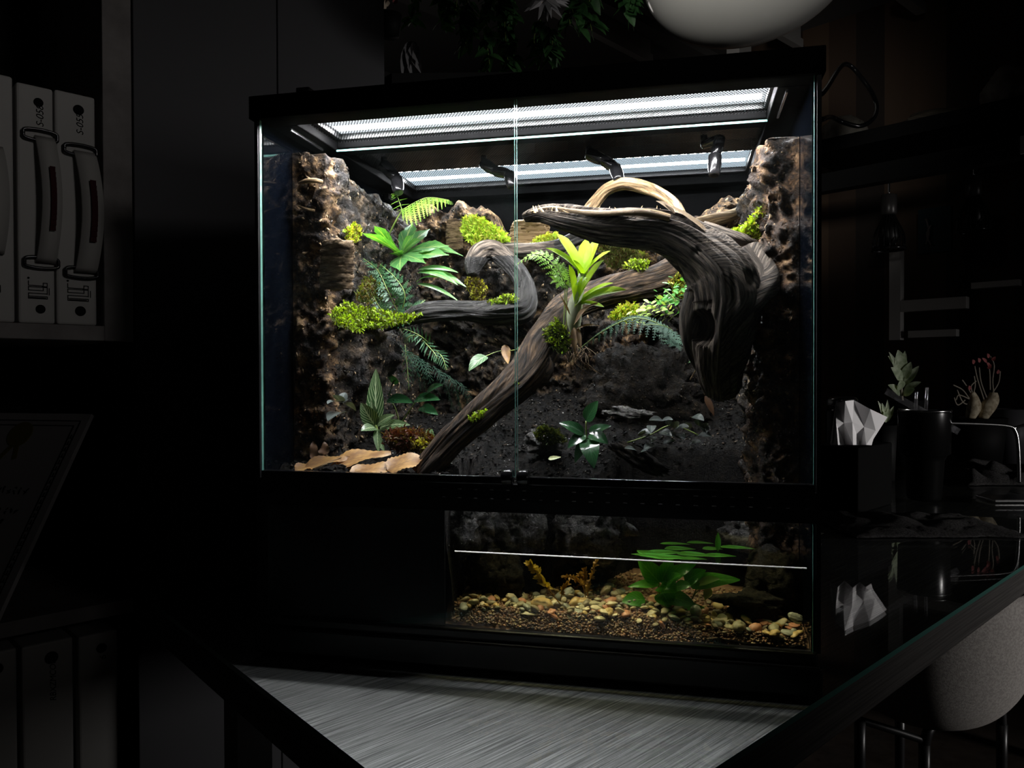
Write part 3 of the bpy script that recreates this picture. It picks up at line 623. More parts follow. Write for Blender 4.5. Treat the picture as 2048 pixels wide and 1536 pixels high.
bigstone(1212, 1180, .075, 14, 1, 'pale upright stone left of the green water plant', (.2, -.8, .2), (1, .6, .5), 58)
bigstone(1392, 1222, .035, 11, 2, 'round grey green stone in front of the green water plant', (.1, .1, .2), (1, .9, 1.), 59)
bigstone(1478, 1252, .02, 14, 0, 'rounded olive stone right of centre on the pool bed', (.2, .1, .5), (1, .8, .75), 60)
bigstone(1550, 1266, .013, 10, 3, 'bright yellow pebble against the front glass at the right', (.2, -.3, .1), (1, .8, .6), 61)
bigstone(1592, 1236, .03, 15, 2, 'grey pointed stone at the right end of the pool bed', (.3, .4, .2), (1, .7, .6), 62)
bigstone(1218, 1225, .022, 10, 3, 'ochre pentagonal stone right of the grey slab stone', (.4, .2, .4), (1, .8, .85), 63)
bigstone(1023, 1195, .045, 12, 1, 'cream rounded stone at the left of the pool bed', (.4, .4, .2), (1, .7, .6), 64)

# ------------------------------------------------------------------ driftwood
def P3(px, py, Y): return AY(px, py, Y)
mb = MB()
tube(mb, pw((1050, 434, .115, 9), (1085, 428, .108, 20), (1130, 436, .098, 30), (1200, 450, .086, 40), (1270, 456, .080, 47), (1330, 464, .078, 52), (1385, 492, .080, 60), (1434, 545, .084, 80), (1448, 605, .084, 86), (1442, 660, .084, 78), (1440, 715, .098, 62), (1445, 775, .12, 44)),
     200, 120, 0, amp=.0034, lump=.16, seed=1.3, flat=.8, rk=24,
     dents=((P3(1408, 655, .055), .020, .024), (P3(1393, 505, .05), .007, .007), (P3(1392, 590, .06), .009, .007), (P3(1424, 608, .05), .006, .005), (P3(1485, 562, .055), .014, .005), (P3(1405, 545, .055), .005, .005), (P3(1455, 640, .045), .005, .005)))
tube(mb, pw((1400, 470, .115, 26), (1450, 484, .12, 26), (1490, 492, .13, 22), (1530, 500, .15, 14)), 40, 28, 0, amp=.002, lump=.15, seed=4)
tube(mb, pw((1500, 520, .115, 38), (1530, 560, .085, 28), (1514, 592, .065, 22), (1488, 632, .065, 18), (1462, 680, .125, 12), (1448, 730, .14, 10)), 60, 26, 0, amp=.002, lump=.2, seed=6)
tube(mb, pw((1395, 590, .075, 22), (1380, 640, .07, 19), (1383, 690, .08, 15), (1400, 735, .10, 10)), 50, 24, 0, amp=.002, lump=.2, seed=7)
big = mb.build('driftwood', wood_grey); tag(big, 'largest grey driftwood log arching from upper centre down to the right wall', 'driftwood')
mb = MB()
for k in range(34):       # torn splinters along the broken upper edge
    px = 1065 + RND.random() * 290; p = AY(px, 418 + (px - 1065) * .035 + RND.uniform(-4, 5), .072 + RND.uniform(-.004, .02)); d = V((RND.gauss(-.4, .8), RND.gauss(0, .3), RND.uniform(.3, 1.))).normalized() * RND.uniform(.004, .010)
    mb.add([p - V((.0016, 0, .002)), p + V((.0016, 0, -.002)), p + d, p + V((0, .0016, -.002))], [(0, 1, 2), (1, 3, 2), (3, 0, 2)], 0)
leaf(mb, AY(1350, 428, .062), AY(1312, 402, .062), .010, V((0, -.5, .8)), .15, .3, 'lance', 8); leaf(mb, AY(1420, 470, .06), AY(1330, 408, .062), .012, V((0, -.4, .9)), .1, .25, 'lance', 10)
tube(mb, pw((1062, 424, .10, 3), (1100, 417, .092, 5), (1150, 424, .074, 5), (1200, 428, .058, 6), (1280, 425, .05, 7), (1340, 436, .05, 6)), 60, 10, 0, amp=.001, lump=.5, seed=8)
mb.build('torn_edge', wood_pale, big)
mb = MB()
tube(mb, pw((842, 950, .04, 24), (872, 915, .045, 27), (915, 870, .055, 28), (985, 808, .075, 33), (1045, 755, .10, 36), (1078, 705, .13, 38), (1108, 655, .155, 35), (1140, 612, .185, 30), (1195, 590, .22, 30), (1260, 575, .245, 32), (1320, 560, .26, 32), (1370, 530, .27, 28), (1410, 490, .28, 20)), 190, 90, 0, amp=.0026, lump=.14, seed=11, rk=20)
tube(mb, pw((1070, 700, .12, 20), (1092, 740, .115, 16), (1075, 775, .11, 8)), 24, 18, 0, amp=.0015, lump=.2, seed=13)
tag(mb.build('driftwood', wood_dark), 'long brown driftwood branch leaning diagonally from the leaf litter up behind the bromeliad', 'driftwood')
mb = MB()
tube(mb, pw((768, 660, .155, 3), (800, 645, .16, 10), (840, 628, .165, 19), (890, 622, .17, 20), (935, 622, .175, 19), (975, 626, .18, 23), (1020, 624, .185, 25), (1048, 616, .19, 24), (1052, 585, .20, 21), (1042, 555, .215, 18), (1018, 525, .225, 18), (990, 503, .23, 20), (963, 505, .225, 21), (948, 528, .215, 19), (946, 550, .21, 10)), 170, 70, 0, amp=.0024, lump=.2, seed=16, rk=18)
tube(mb, pw((975, 498, .235, 15), (1010, 500, .24, 14), (1060, 502, .245, 16), (1110, 494, .25, 14), (1150, 478, .255, 14), (1190, 462, .26, 12)), 80, 24, 0, amp=.0018, lump=.15, seed=18)
mb.m = [1 if (mb.v[f[0]][2] > .475 and mb.v[f[0]][0] < .30) else 0 for f in mb.f]
tag(mb.build('driftwood', [wood_black, wood_grey]), 'wet black driftwood root curling like a hook beside the left door edge', 'driftwood')
mb = MB()
tube(mb, pw((1178, 422, .20, 13), (1192, 402, .20, 12), (1215, 378, .195, 11), (1250, 367, .19, 11), (1290, 375, .185, 12), (1325, 390, .175, 11), (1350, 410, .165, 11), (1362, 430, .15, 10)), 70, 26, 0, amp=.0014, lump=.15, seed=21)
tag(mb.build('driftwood', wood_pale), 'thin pale driftwood hoop rising behind the big grey log', 'driftwood')
mb = MB(); tube(mb, pw((1390, 452, .30, 15), (1425, 440, .30, 12), (1465, 430, .31, 10), (1492, 412, .32, 5)), 40, 18, 0, amp=.0015, lump=.2, seed=23)
tag(mb.build('driftwood', wood_pale), 'short pale driftwood spur pointing to the right wall behind the big grey log', 'driftwood')
mb = MB(); tube(mb, pw((598, 366, .062, 2.5), (612, 362, .055, 5), (630, 361, .056, 5), (645, 364, .062, 4)), 20, 10, 0, amp=.0006, lump=.2)
tag(mb.build('twig', wood_pale), 'short pale twig stuck across the top of the left bark column', 'twig')
mb = MB(); tube(mb, pw((598, 412, .066, 2), (612, 418, .06, 4), (630, 421, .064, 3)), 16, 8, 0, amp=.0005, lump=.2)
tag(mb.build('twig', wood_pale), 'smaller pale twig just below the first on the left bark column', 'twig')
def bark_slab(label, px, py, Y, wpx, hpx, mat, seed):
    mb = MB(); m = mpp(Y); c = AY(px, py, Y); vs = []; nu, nv = 30, 44
    for i in range(nu + 1):
        for j in range(nv + 1):
            a = (i / nu - .5) * 2.1; f = j / nv - .5; edge = .06 * NZ.noise(V((i * .4, seed, 0)))
            rad = wpx * .62 * m * (1 + .10 * (NZ.noise(V((a * 1.4, f * 22, seed))) ** 2 * 3) - .06 * (abs(math.sin(f * 19 + a * .6)) < .25) + .05 * NZ.noise(V((a * 9, f * 30, seed)))) * (1 - .25 * f * f)
            vs.append(c + V((math.sin(a) * rad + .3 * f * wpx * m * .25, -math.cos(a) * rad * .55, (f * (1 + edge)) * hpx * m)))
    mb.add(vs, [(i * (nv + 1) + j, i * (nv + 1) + j + 1, (i + 1) * (nv + 1) + j + 1, (i + 1) * (nv + 1) + j) for i in range(nu) for j in range(nv)])
    o = mb.build('bark_slab', mat); sd = o.modifiers.new('thick', 'SOLIDIFY'); sd.thickness = .003; return tag(o, label, 'bark')
bark_slab('curved brown bark slab with cross cracks on the left wall', 680, 532, AX(684, 532, .080).y, 66, 106, barkslab, 2)
bark_slab('small reddish bark flake left of the bright moss tuft', 912, 470, .27, 30, 62, barkslab, 5)
bark_slab('pale bark panel behind the middle of the terrarium, above the bromeliad', 1062, 475, .33, 70, 60, wood_pale, 7)

# ------------------------------------------------------------------ plants
G = {}
G['fern'] = leafmat('fern_green', (.22, .42, .05), (.12, .28, .03), .4, .4)
G['stem'] = simple('stem_green', (.22, .30, .07), .45)
G['brom'] = leafmat('bromeliad_green', (.27, .42, .016), (.20, .34, .012), .5, .42, 25, (1.2, 1.2, .35), .25)
G['bromdry'] = leafmat('bromeliad_dry', (.20, .13, .06), (.10, .06, .03), .7, .2)
G['bromcup'] = simple('bromeliad_cup', (.30, .33, .22), .5)
G['rose'] = leafmat('rosette_green', (.10, .27, .08), (.055, .18, .055), .28, .35, 40, (1.3, 1.6, .3), .6, veins=((.34, .46, .16), .16, .07, .06))
G['lacy'] = leafmat('lacy_fern', (.055, .15, .065), (.03, .10, .05), .45, .3, spec=.4)
G['darkfern'] = leafmat('dark_fern', (.025, .075, .045), (.015, .05, .03), .6, .3, spec=.25)
G['lime'] = leafmat('lime_leaf', (.50, .62, .22), (.36, .52, .12), .4, .35)
G['mid'] = leafmat('mid_leaf', (.10, .30, .06), (.06, .22, .04), .3, .35)
G['jewel'] = leafmat('jewel_leaf', (.05, .15, .04), (.04, .11, .03), .4, .25, veins=((.30, .40, .25), .10, .09, .20))
G['aglao'] = leafmat('mottled_leaf', (.035, .085, .025), (.022, .06, .018), .3, .25, 50, veins=((.30, .38, .22), .07, .09, .22))
G['pilea'] = leafmat('grey_veined_leaf', (.055, .07, .066), (.03, .042, .038), .3, .1, 60, veins=((.26, .30, .29), .035, .05, .25), spec=.8)
G['anub'] = leafmat('glossy_dark_leaf', (.022, .085, .03), (.014, .06, .02), .16, .25, 30, veins=((.04, .13, .05), .08, .05, .12), spec=.8)
G['water'] = leafmat('water_plant_leaf', (.10, .38, .04), (.06, .28, .03), .3, .4, 30, veins=((.16, .46, .08), .08, .05, .10))
G['waterold'] = leafmat('water_plant_old_leaf', (.55, .62, .30), (.45, .50, .22), .4, .3)
G['rust'] = leafmat('rust_sprig', (.42, .24, .03), (.26, .13, .03), .5, .3, 120)
G['gold'] = leafmat('gold_sprig', (.50, .36, .03), (.36, .25, .03), .5, .35, 120)
G['red'] = leafmat('red_moss', (.12, .03, .015), (.05, .02, .012), .5, .3, 90)
G['dead'] = leafmat('dead_leaf', (.46, .27, .09), (.20, .10, .035), .5, .25, 70, (1.2, .9, .5), veins=((.16, .085, .04), .09, .03, .07))
G['dead2'] = leafmat('dead_leaf_dark', (.13, .065, .03), (.07, .035, .018), .5, .2, 60)
MO = [leafmat('moss_' + n, c, tuple(k * .6 for k in c), .6, .35, 150) for n, c in (('bright', (.42, .64, .04)), ('yellow', (.55, .55, .07)), ('olive', (.13, .16, .03)), ('brown', (.13, .09, .025)), ('dark', (.045, .075, .018)))]

# rosette plant on the left wall
t = thing('rosette_plant', 'broad toothed green rosette plant on the upper left bark wall', 'plant', AY(802, 530, .255))
c0 = (803, 512, .25)
for (x, y, Y, w, bd, st) in ((722, 466, .215, 24, .10, 'lance'), (748, 452, .27, 20, .20, 'lance'), (826, 446, .30, 34, .10, 'spoon'), (860, 458, .28, 34, .12, 'spoon'), (826, 470, .24, 24, .15, 'spoon'), (842, 478, .23, 22, .12, 'spoon'),
                             (898, 492, .22, 30, .12, 'spoon'), (926, 512, .235, 22, .35, 'lance'), (898, 510, .20, 30, .04, 'spoon'), (852, 527, .205, 24, .10, 'lance'), (800, 542, .20, 36, .12, 'spoon'), (768, 482, .235, 14, .3, 'lance'), (788, 505, .21, 24, .1, 'spoon')):
    mb = MB(); pleaf(mb, (c0[0] + RND.uniform(-4, 4), c0[1] + RND.uniform(-3, 3), c0[2]), (x, y, Y), w, bend=bd, fold=.18, style='oblanc', n=16, serr=.10, nrm=V((-.1, -.75, .65))); mb.build('leaf', G['rose'], t)
t = thing('rosette_plant', 'drooping green strap leaves just below the toothed rosette plant', 'plant', AY(838, 560, .24))
for (bx, by, x, y, Y, w, bd) in ((835, 540, 916, 545, .20, 18, .12), (836, 547, 932, 574, .20, 22, .22), (834, 546, 915, 570, .19, 20, .2), (832, 565, 878, 556, .20, 9, .18), (834, 568, 918, 603, .19, 12, .14)):
    mb = MB(); pleaf(mb, (bx, by, .235), (x, y, Y), w, bend=bd, fold=.25, style='lance', n=14, serr=.06, nrm=V((-.1, -.6, .8))); mb.build('leaf', G['rose'], t)
# bright fern frond
t = thing('fern_frond', 'single bright green fern frond arching over the rosette plant', 'fern', AY(765, 500, .22))
mb = MB(); tube(mb, pw((760, 505, .235, 1.3), (775, 475, .22, 1.5), (790, 445, .205, 1.5), (804, 420, .20, 1.5)), 20, 6); mb.build('stem', G['stem'], t)
for i, (tx, ty, tY, np_, pl) in enumerate(((898, 400, .185, 13, .046), (782, 388, .19, 8, .016))):
    mb = MB(); frond(mb, [AY(804, 420, .20), AY((804 + tx) / 2, (420 + ty) / 2 - 14, .193), AY(tx, ty, tY)], pl, np_, V((0, -.55, .8)), 70, 9, .17, .5); mb.build('frond', [G['fern'], G['stem']], t)
# lacy silver green fern below it
t = thing('lacy_fern', 'silvery dark green lacy fern hanging above the left moss ledge', 'fern', AY(800, 640, .17))
for pts, pl, n_ in ((((798, 630, .18), (775, 580, .165), (755, 540, .165), (727, 517, .175)), .026, 15), (((800, 632, .175), (810, 590, .165), (790, 555, .165), (760, 528, .17)), .020, 12), (((790, 635, .17), (830, 615, .16), (850, 600, .165)), .015, 8), (((780, 635, .165), (760, 615, .155), (745, 590, .155)), .016, 8), (((790, 640, .165), (815, 640, .155), (838, 622, .155)), .014, 7)):
    mb = MB(); frond(mb, [SY(*p) for p in pts], pl, n_, V((-.1, -.9, .5)), 65, 5, .36, .1); mb.build('frond', [G['lacy'], G['stem']], t)
# bromeliad
t = thing('bromeliad', 'bright yellow green bromeliad growing upright on the diagonal branch', 'bromeliad', AY(1150, 660, .145))
up = (1166, 552, .135); lo = (1152, 610, .125)
for (b, x, y, Y, w, bd) in ((up, 1114, 468, .13, 24, .10), (up, 1092, 496, .12, 17, .16), (up, 1172, 478, .15, 20, -.04), (up, 1196, 478, .145, 24, .03), (up, 1221, 502, .125, 16, .12), (up, 1148, 520, .11, 14, .02), (lo, 1138, 530, .105, 17, .06), (lo, 1208, 520, .105, 30, .07), (lo, 1226, 566, .115, 15, .14), (lo, 1252, 580, .105, 22, .14), (lo, 1165, 555, .115, 14, -.05), (lo, 1208, 614, .12, 11, .2)):
    mb = MB(); pleaf(mb, b, (x, y, Y), w * 1.3, bend=bd, fold=.30, style='strap', n=14, nrm=V(((1160 - x) * .008, -.45, .75))); mb.build('leaf', G['brom'], t)
mb = MB(); tube(mb, pw((1150, 665, .135, 10), (1148, 640, .13, 15), (1150, 610, .127, 15), (1156, 590, .128, 12), (1160, 570, .13, 10), (1166, 550, .134, 9)), 30, 16, 0, lump=.1); mb.build('cup', G['bromcup'], t)
mb = MB()
for b, e, w, bd in (((1148, 650, .12), (1196, 606, .11), 16, .25), ((1150, 660, .12), (1200, 652, .11), 8, .2), ((1148, 655, .12), (1150, 710, .115), 14, .1), ((1155, 655, .12), (1162, 700, .115), 10, .1), ((1140, 630, .12), (1120, 590, .115), 5, .1)): pleaf(mb, b, e, w, bend=bd, fold=.5, style='lance', n=10, wave=.1)
mb.build('dry_leaves', G['bromdry'], t)
mb = MB()
for k in range(26):
    x = RND.uniform(1130, 1172); y = RND.uniform(690, 716); tube(mb, pw((x, y, .13, .9), (x + RND.gauss(4, 8), y + 16, .118, .7), (x + RND.gauss(8, 12), y + RND.uniform(20, 48), .12, .4)), 8, 4)
mb.build('roots', G['bromdry'], t)
# small bright fern left of the bromeliad
t = thing('fern_frond', 'small feathery light green fern just left of the bromeliad', 'fern', AY(1132, 690, .15))
mb = MB(); tube(mb, pw((1124, 700, .14, 1.1), (1128, 640, .135, 1.2), (1130, 580, .13, 1.2), (1128, 560, .13, 1.2)), 16, 5); tube(mb, pw((1136, 695, .14, 1.), (1133, 640, .135, 1.1), (1134, 570, .132, 1.1)), 16, 5); mb.build('stem', G['stem'], t)
for pts, pl, n_ in ((((1128, 562, .13), (1100, 522, .13), (1068, 508, .13), (1034, 528, .135)), .017, 13), (((1134, 572, .132), (1120, 545, .12), (1112, 525, .12)), .018, 7), (((1132, 575, .13), (1155, 560, .12), (1178, 556, .12)), .012, 6), (((1128, 570, .13), (1110, 560, .12), (1108, 548, .12)), .014, 5)):
    mb = MB(); frond(mb, [SY(*p) for p in pts], pl, n_, V((0, -.75, .6)), 65, 5, .36, .25); mb.build('frond', [G['fern'], G['stem']], t)
# creeping round leaved plant and friends on the rear ledge
t = thing('creeping_plant', 'pale lime creeper with small round leaves under the diagonal branch', 'plant', AY(1300, 640, .27))
mb = MB()
for k in range(64):
    x = RND.uniform(1238, 1345); y = 634 - (x - 1238) * .10 + RND.gauss(0, 9) - (x > 1290) * 12; Y = .185 + RND.uniform(0, .03); a = RND.uniform(-2.6, .4); r = RND.uniform(9, 15)
    pleaf(mb, (x, y, Y), (x + math.cos(a) * r, y + math.sin(a) * r * .6, Y - .004), r * .95, nrm=V((0, -.6, .8)), style='ovate', n=6, fold=.12)
mb.build('leaves', G['lime'], t)
mb = MB()
for k in range(9): x = 1240 + k * 12; tube(mb, pw((x, 644, .22, .7), (x + 9, 634, .21, .7), (x + 18, 628, .205, .5)), 6, 4)
mb.build('stems', G['stem'], t)
t = thing('creeping_plant', 'bright green small leaved bush left of the log hollow', 'plant', AY(1350, 620, .25))
mb = MB()
for k in range(74):
    x = RND.gauss(1345, 22); y = RND.gauss(592, 18) + (1345 - x) * .3; Y = .19 + RND.uniform(0, .03); a = RND.uniform(0, 6.28); r = RND.uniform(10, 17)
    pleaf(mb, (x, y, Y), (x + math.cos(a) * r, y + math.sin(a) * r * .7, Y - .006), r * .6, nrm=V((RND.gauss(0, .3), -.6, .8)), style='ovate', n=5)
mb.build('leaves', G['mid'], t)
mb = MB(); tube(mb, pw((1330, 580, .2, 1.2), (1350, 600, .195, 1.2), (1362, 630, .21, 1.2)), 10, 5); mb.build('stems', G['stem'], t)
t = thing('dark_fern', 'dark blue green fern frond arching to the right below the bromeliad', 'fern', AY(1330, 660, .20))
mb = MB(); frond(mb, [AY(1352, 690, .20), AY(1330, 655, .16), AY(1270, 636, .135), AY(1210, 660, .125), AY(1158, 698, .12)], .028, 19, V((0, -.75, .65)), 72, 6, .28, .45, r=.0009); mb.build('frond', [G['darkfern'], G['stem']], t)
mb = MB(); frond(mb, [AY(1352, 690, .20), AY(1345, 662, .16), AY(1320, 650, .14), AY(1285, 650, .13)], .022, 10, V((0, -.75, .65)), 70, 6, .3, .4); mb.build('frond', [G['darkfern'], G['stem']], t)
t = thing('hanging_fern', 'shaded fern with narrow leaflets hanging under the black root', 'fern', AY(820, 670, .2))
for pts, pl, n_ in ((((870, 700, .19), (845, 675, .16), (815, 660, .155), (792, 658, .16)), .018, 13), (((845, 680, .17), (868, 705, .15), (880, 725, .15)), .016, 9), (((870, 700, .18), (885, 715, .16), (893, 740, .155)), .016, 9), (((838, 672, .165), (820, 672, .15), (808, 684, .15)), .014, 9), (((810, 690, .19), (815, 740, .17), (818, 780, .17)), .012, 8)):
    mb = MB(); frond(mb, [SY(*p) for p in pts], pl, n_, V((0, -.9, .4)), 65, 1, .14, .3); mb.build('frond', [G['lacy'], G['stem']], t)
t = thing('trailing_moss_fern', 'thin dark green trailing fronds behind the narrow leaflet fern', 'fern', AY(900, 770, .24))
for k in range(12):
    x = 800 + k * 11; y = 690 + k * 7
    mb = MB(); frond(mb, [AY(x, y, .235), AY(x + RND.uniform(4, 22), y + 28, .215), AY(x + RND.uniform(15, 45), y + RND.uniform(60, 90), .215)], .011, 10, V((0, -.9, .4)), 60, 1, .12, .4, r=.0004); mb.build('frond', [G['darkfern'], G['darkfern']], t)
# jewel leaves
t = thing('jewel_orchid_leaf', 'pale veined leaf hanging free in front of the left door edge', 'leaf', AY(975, 715, .16))
mb = MB(); pleaf(mb, (972, 712, .17), (938, 742, .15), 30, nrm=V((-.1, -.8, .5)), style='ovate', bend=.2, n=12); o = mb.build('blade', G['jewel'], t)
mb = MB(); tube(mb, pw((1012, 700, .21, 1.), (992, 704, .19, 1.), (970, 713, .17, 1.)), 8, 5); mb.build('stalk', G['stem'], t)
t = thing('jewel_orchid_leaf', 'pale veined leaf lying left of the thick diagonal branch', 'leaf', AY(1050, 695, .17))
mb = MB(); pleaf(mb, (1030, 700, .17), (1076, 692, .15), 20, nrm=V((0, -.5, .9)), style='ovate', bend=.1, n=12); mb.build('blade', G['jewel'], t)
mb = MB(); tube(mb, pw((1005, 706, .2, 1.), (1018, 702, .185, 1.), (1030, 700, .17, 1.)), 8, 5); mb.build('stalk', G['stem'], t)
# mottled plant low at the left
t = thing('mottled_plant', 'mottled dark green leafy plant standing behind the brown dead leaves', 'plant', AY(755, 890, .12))
for (bx, by, x, y, Y, w, bd) in ((752, 850, 752, 738, .135, 40, .04), (750, 852, 722, 806, .11, 36, .1), (752, 855, 742, 800, .12, 24, .1), (754, 850, 790, 830, .11, 22, .2), (760, 855, 820, 850, .105, 26, .2), (752, 855, 722, 862, .10, 26, .25), (755, 858, 758, 905, .10, 18, .15), (850, 862, 868, 885, .105, 28, .15), (752, 866, 770, 905, .10, 16, .15)):
    mb = MB(); pleaf(mb, (bx, by, .12), (x, y, Y), w, bend=bd, fold=.2, style='ovate', n=12, nrm=V((0, -.85, .5)), stalk=.0); mb.build('leaf', G['aglao'], t)
mb = MB(); tube(mb, pw((756, 900, .125, 4), (755, 875, .12, 3.5), (752, 850, .12, 3)), 10, 8); mb.build('stem', G['stem'], t)
t = thing('grey_leaf_plant', 'small grey green veined plant by the foot of the left bark column', 'plant', AY(682, 850, .13))
for (x, y, w) in ((655, 808, 24), (668, 790, 22), (690, 785, 24), (712, 822, 24), (698, 800, 18), (656, 842, 34)):
    mb = MB(); b = (684, 806, .125) if y < 830 else (686, 826, .12); pleaf(mb, b, (x, y, .11), w, bend=.2, style='ovate', n=10, nrm=V((0, -.7, .7))); mb.build('leaf', G['pilea'], t)
mb = MB(); tube(mb, pw((672, 880, .13, 1.2), (680, 845, .125, 1.2), (684, 806, .125, 1.2)), 10, 5); mb.build('stem', G['stem'], t)
t = thing('dark_leaf_plant', 'plant with big near black leaves deep under the narrow leaflet fern', 'plant', AY(800, 830, .2))
for (bx, by, x, y, w) in ((775, 800, 826, 806, 30), (780, 790, 792, 760, 26), (830, 800, 880, 800, 30), (850, 790, 885, 770, 26), (840, 815, 876, 830, 26), (790, 770, 778, 748, 24)):
    mb = MB(); pleaf(mb, (bx, by, .20), (x, y, .18), w, bend=.15, style='ovate', n=8, nrm=V((0, -.7, .7))); mb.build('leaf', G['anub'], t)
mb = MB(); tube(mb, pw((800, 850, .205, 1.5), (790, 815, .2, 1.5), (778, 798, .2, 1.2)), 8, 5); tube(mb, pw((800, 850, .205, 1.5), (820, 820, .2, 1.5), (834, 800, .2, 1.2)), 8, 5); mb.build('stem', G['stem'], t)
# glossy plant on the right
t = thing('glossy_leaf_plant', 'glossy dark green plant with one leaf held upright, right of the door knobs', 'plant', AY(1172, 920, .085))
for (bx, by, x, y, Y, w, bd) in ((1172, 842, 1196, 802, .075, 32, .08), (1168, 868, 1118, 846, .08, 26, .25), (1170, 870, 1136, 896, .07, 26, .25), (1180, 868, 1216, 888, .07, 30, .3), (1176, 878, 1188, 936, .055, 40, .3), (1178, 866, 1222, 852, .09, 22, .2), (1172, 880, 1150, 925, .07, 24, .15)):
    mb = MB(); pleaf(mb, (bx, by, .08), (x, y, Y), w, bend=bd, style='ovate', n=12, nrm=V((0, -.75, .65)), fold=.2); mb.build('leaf', G['anub'], t)
mb = MB(); tube(mb, pw((1174, 915, .09, 2), (1173, 880, .082, 1.8), (1172, 842, .08, 1.4)), 10, 6); mb.build('stem', G['stem'], t)
t = thing('black_leaf_plant', 'creeping plant with dull black veined leaves at the lower right', 'plant', AY(1340, 900, .12))
mb = MB(); tube(mb, pw((1255, 885, .12, 1.3), (1300, 870, .115, 1.3), (1345, 850, .12, 1.3), (1400, 872, .115, 1.3)), 14, 5); mb.build('stem', G['stem'], t)
for k in range(26):
    x = RND.uniform(1268, 1420); y = 868 + RND.gauss(0, 17) - 18 * math.sin((x - 1268) / 152 * PI) * .6 + (x > 1330) * 6; a = RND.uniform(0, 6.28); r = RND.uniform(20, 30)
    mb = MB(); pleaf(mb, (x, y, .115), (x + math.cos(a) * r, y + math.sin(a) * r * .55, .10), r * .72, bend=.15, style='ovate', n=7, nrm=V((0, -.65, .75))); mb.build('leaf', G['pilea'], t)
t = thing('small_leaf_sprig', 'thin sprig with one pale leaf under the log hollow', 'sprig', AY(1395, 745, .13))
mb = MB(); tube(mb, pw((1380, 760, .13, 1.5), (1400, 725, .125, 1.3), (1420, 690, .12, 1.)), 10, 5); mb.build('stem', wood_pale, t)
mb = MB(); pleaf(mb, (1408, 714, .12), (1376, 726, .115), 10, style='lance', bend=.2, n=8); mb.build('leaf', G['mid'], t)
mb = MB(); pleaf(mb, (1410, 792, .16), (1428, 832, .155), 14, style='lance', bend=.1, n=8); tag(mb.build('dead_leaf', G['dead2']), 'rusty dead leaf hanging at the right below the big log', 'dead leaf')
mb = MB(); pleaf(mb, (1010, 690, .19), (1016, 728, .175), 20, style='lance', bend=.1, n=8, wave=.1); tag(mb.build('dead_leaf', G['dead']), 'curled brown dead leaf hanging beside the left door edge', 'dead leaf')
mb = MB(); pleaf(mb, (1096, 918, .05), (1122, 914, .05), 11, style='ovate', n=6, nrm=V((0, -.7, .7))); tag(mb.build('fallen_petal', G['waterold']), 'pale yellow petal lying on the wet soil right of the door knobs', 'petal')
# brown leaf litter at the lower left
for (b, e, w, m, lb, bd, wv) in (((662, 930, .035), (782, 906, .055), 42, 'dead', 'large tan dead leaf lying flat at the lower left', .06, .05), ((775, 940, .018), (850, 915, .04), 46, 'dead', 'tan dead leaf with torn tip left of the diagonal branch foot', .1, .05), ((610, 934, .02), (700, 916, .045), 30, 'dead', 'narrow tan dead leaf at the foot of the left bark column', .08, .06), ((700, 946, .012), (800, 934, .03), 34, 'dead', 'orange brown dead leaf against the front glass', .05, .08), ((590, 940, .012), (640, 930, .03), 26, 'dead', 'small brown dead leaf in the front left corner', .08, .08), ((630, 918, .05), (626, 882, .06), 12, 'dead2', 'dark folded dead leaf standing up by the left bark column', .05, .1), ((648, 910, .05), (650, 884, .06), 14, 'dead2', 'second dark dead leaf standing beside the folded one', .05, .1)):
    mb = MB(); pleaf(mb, b, e, w * 1.7, style='ovate', bend=bd, n=20, serr=.12, nrm=V((0, -.35, .95)) if m == 'dead' else V((0, -1, .2)), wave=wv, fold=.1); tag(mb.build('dead_leaf', G[m]), lb, 'dead leaf')
mb = MB(); tube(mb, pw((625, 938, .012, 1.5), (650, 928, .02, 1.5), (682, 915, .04, 1.)), 10, 5); tag(mb.build('twig', G['bromdry']), 'thin dark twig lying across the dead leaves', 'twig')
# water plants
t = thing('water_plant', 'leafy bright green water plant in the pool, right of centre', 'plant', AY(1320, 1195, .06))
for (bx, by, x, y, Y, w, bd) in ((1318, 1165, 1276, 1118, .05, 42, .08), (1322, 1165, 1345, 1115, .055, 34, .05), (1318, 1168, 1256, 1174, .04, 20, .15), (1322, 1165, 1392, 1128, .05, 34, .12), (1322, 1170, 1352, 1185, .03, 46, .2), (1325, 1172, 1362, 1150, .035, 34, .12), (1290, 1200, 1244, 1204, .04, 36, .2), (1370, 1165, 1412, 1140, .05, 30, .15), (1375, 1170, 1480, 1160, .06, 36, .15), (1350, 1175, 1382, 1172, .04, 26, .2), (1322, 1190, 1390, 1210, .045, 40, .15), (1325, 1185, 1340, 1215, .04, 44, .2), (1360, 1215, 1410, 1216, .05, 18, .15)):
    mb = MB(); pleaf(mb, (bx, by, .05), (x, y, Y), w, bend=bd, style='ovate', n=12, nrm=V((0, -.7, .7)), fold=.18, wave=.02); mb.build('leaf', G['water'], t)
for (bx, by, x, y, w) in ((1395, 1170, 1440, 1158, 20), (1420, 1178, 1410, 1200, 18)):
    mb = MB(); pleaf(mb, (bx, by, .05), (x, y, .045), w, bend=.2, style='lance', n=10); mb.build('leaf', G['waterold'], t)
mb = MB()
for pts in (((1318, 1212, .055, 2.2), (1316, 1190, .052, 2), (1318, 1165, .05, 1.8)), ((1372, 1215, .055, 1.6), (1385, 1195, .05, 1.5), (1395, 1172, .05, 1.3)), ((1376, 1212, .055, 1.6), (1392, 1185, .05, 1.4), (1415, 1172, .05, 1.2), (1424, 1182, .05, 1.)), ((1300, 1214, .05, 1.6), (1296, 1205, .045, 1.5), (1290, 1200, .045, 1.2))): tube(mb, pw(*pts), 12, 6)
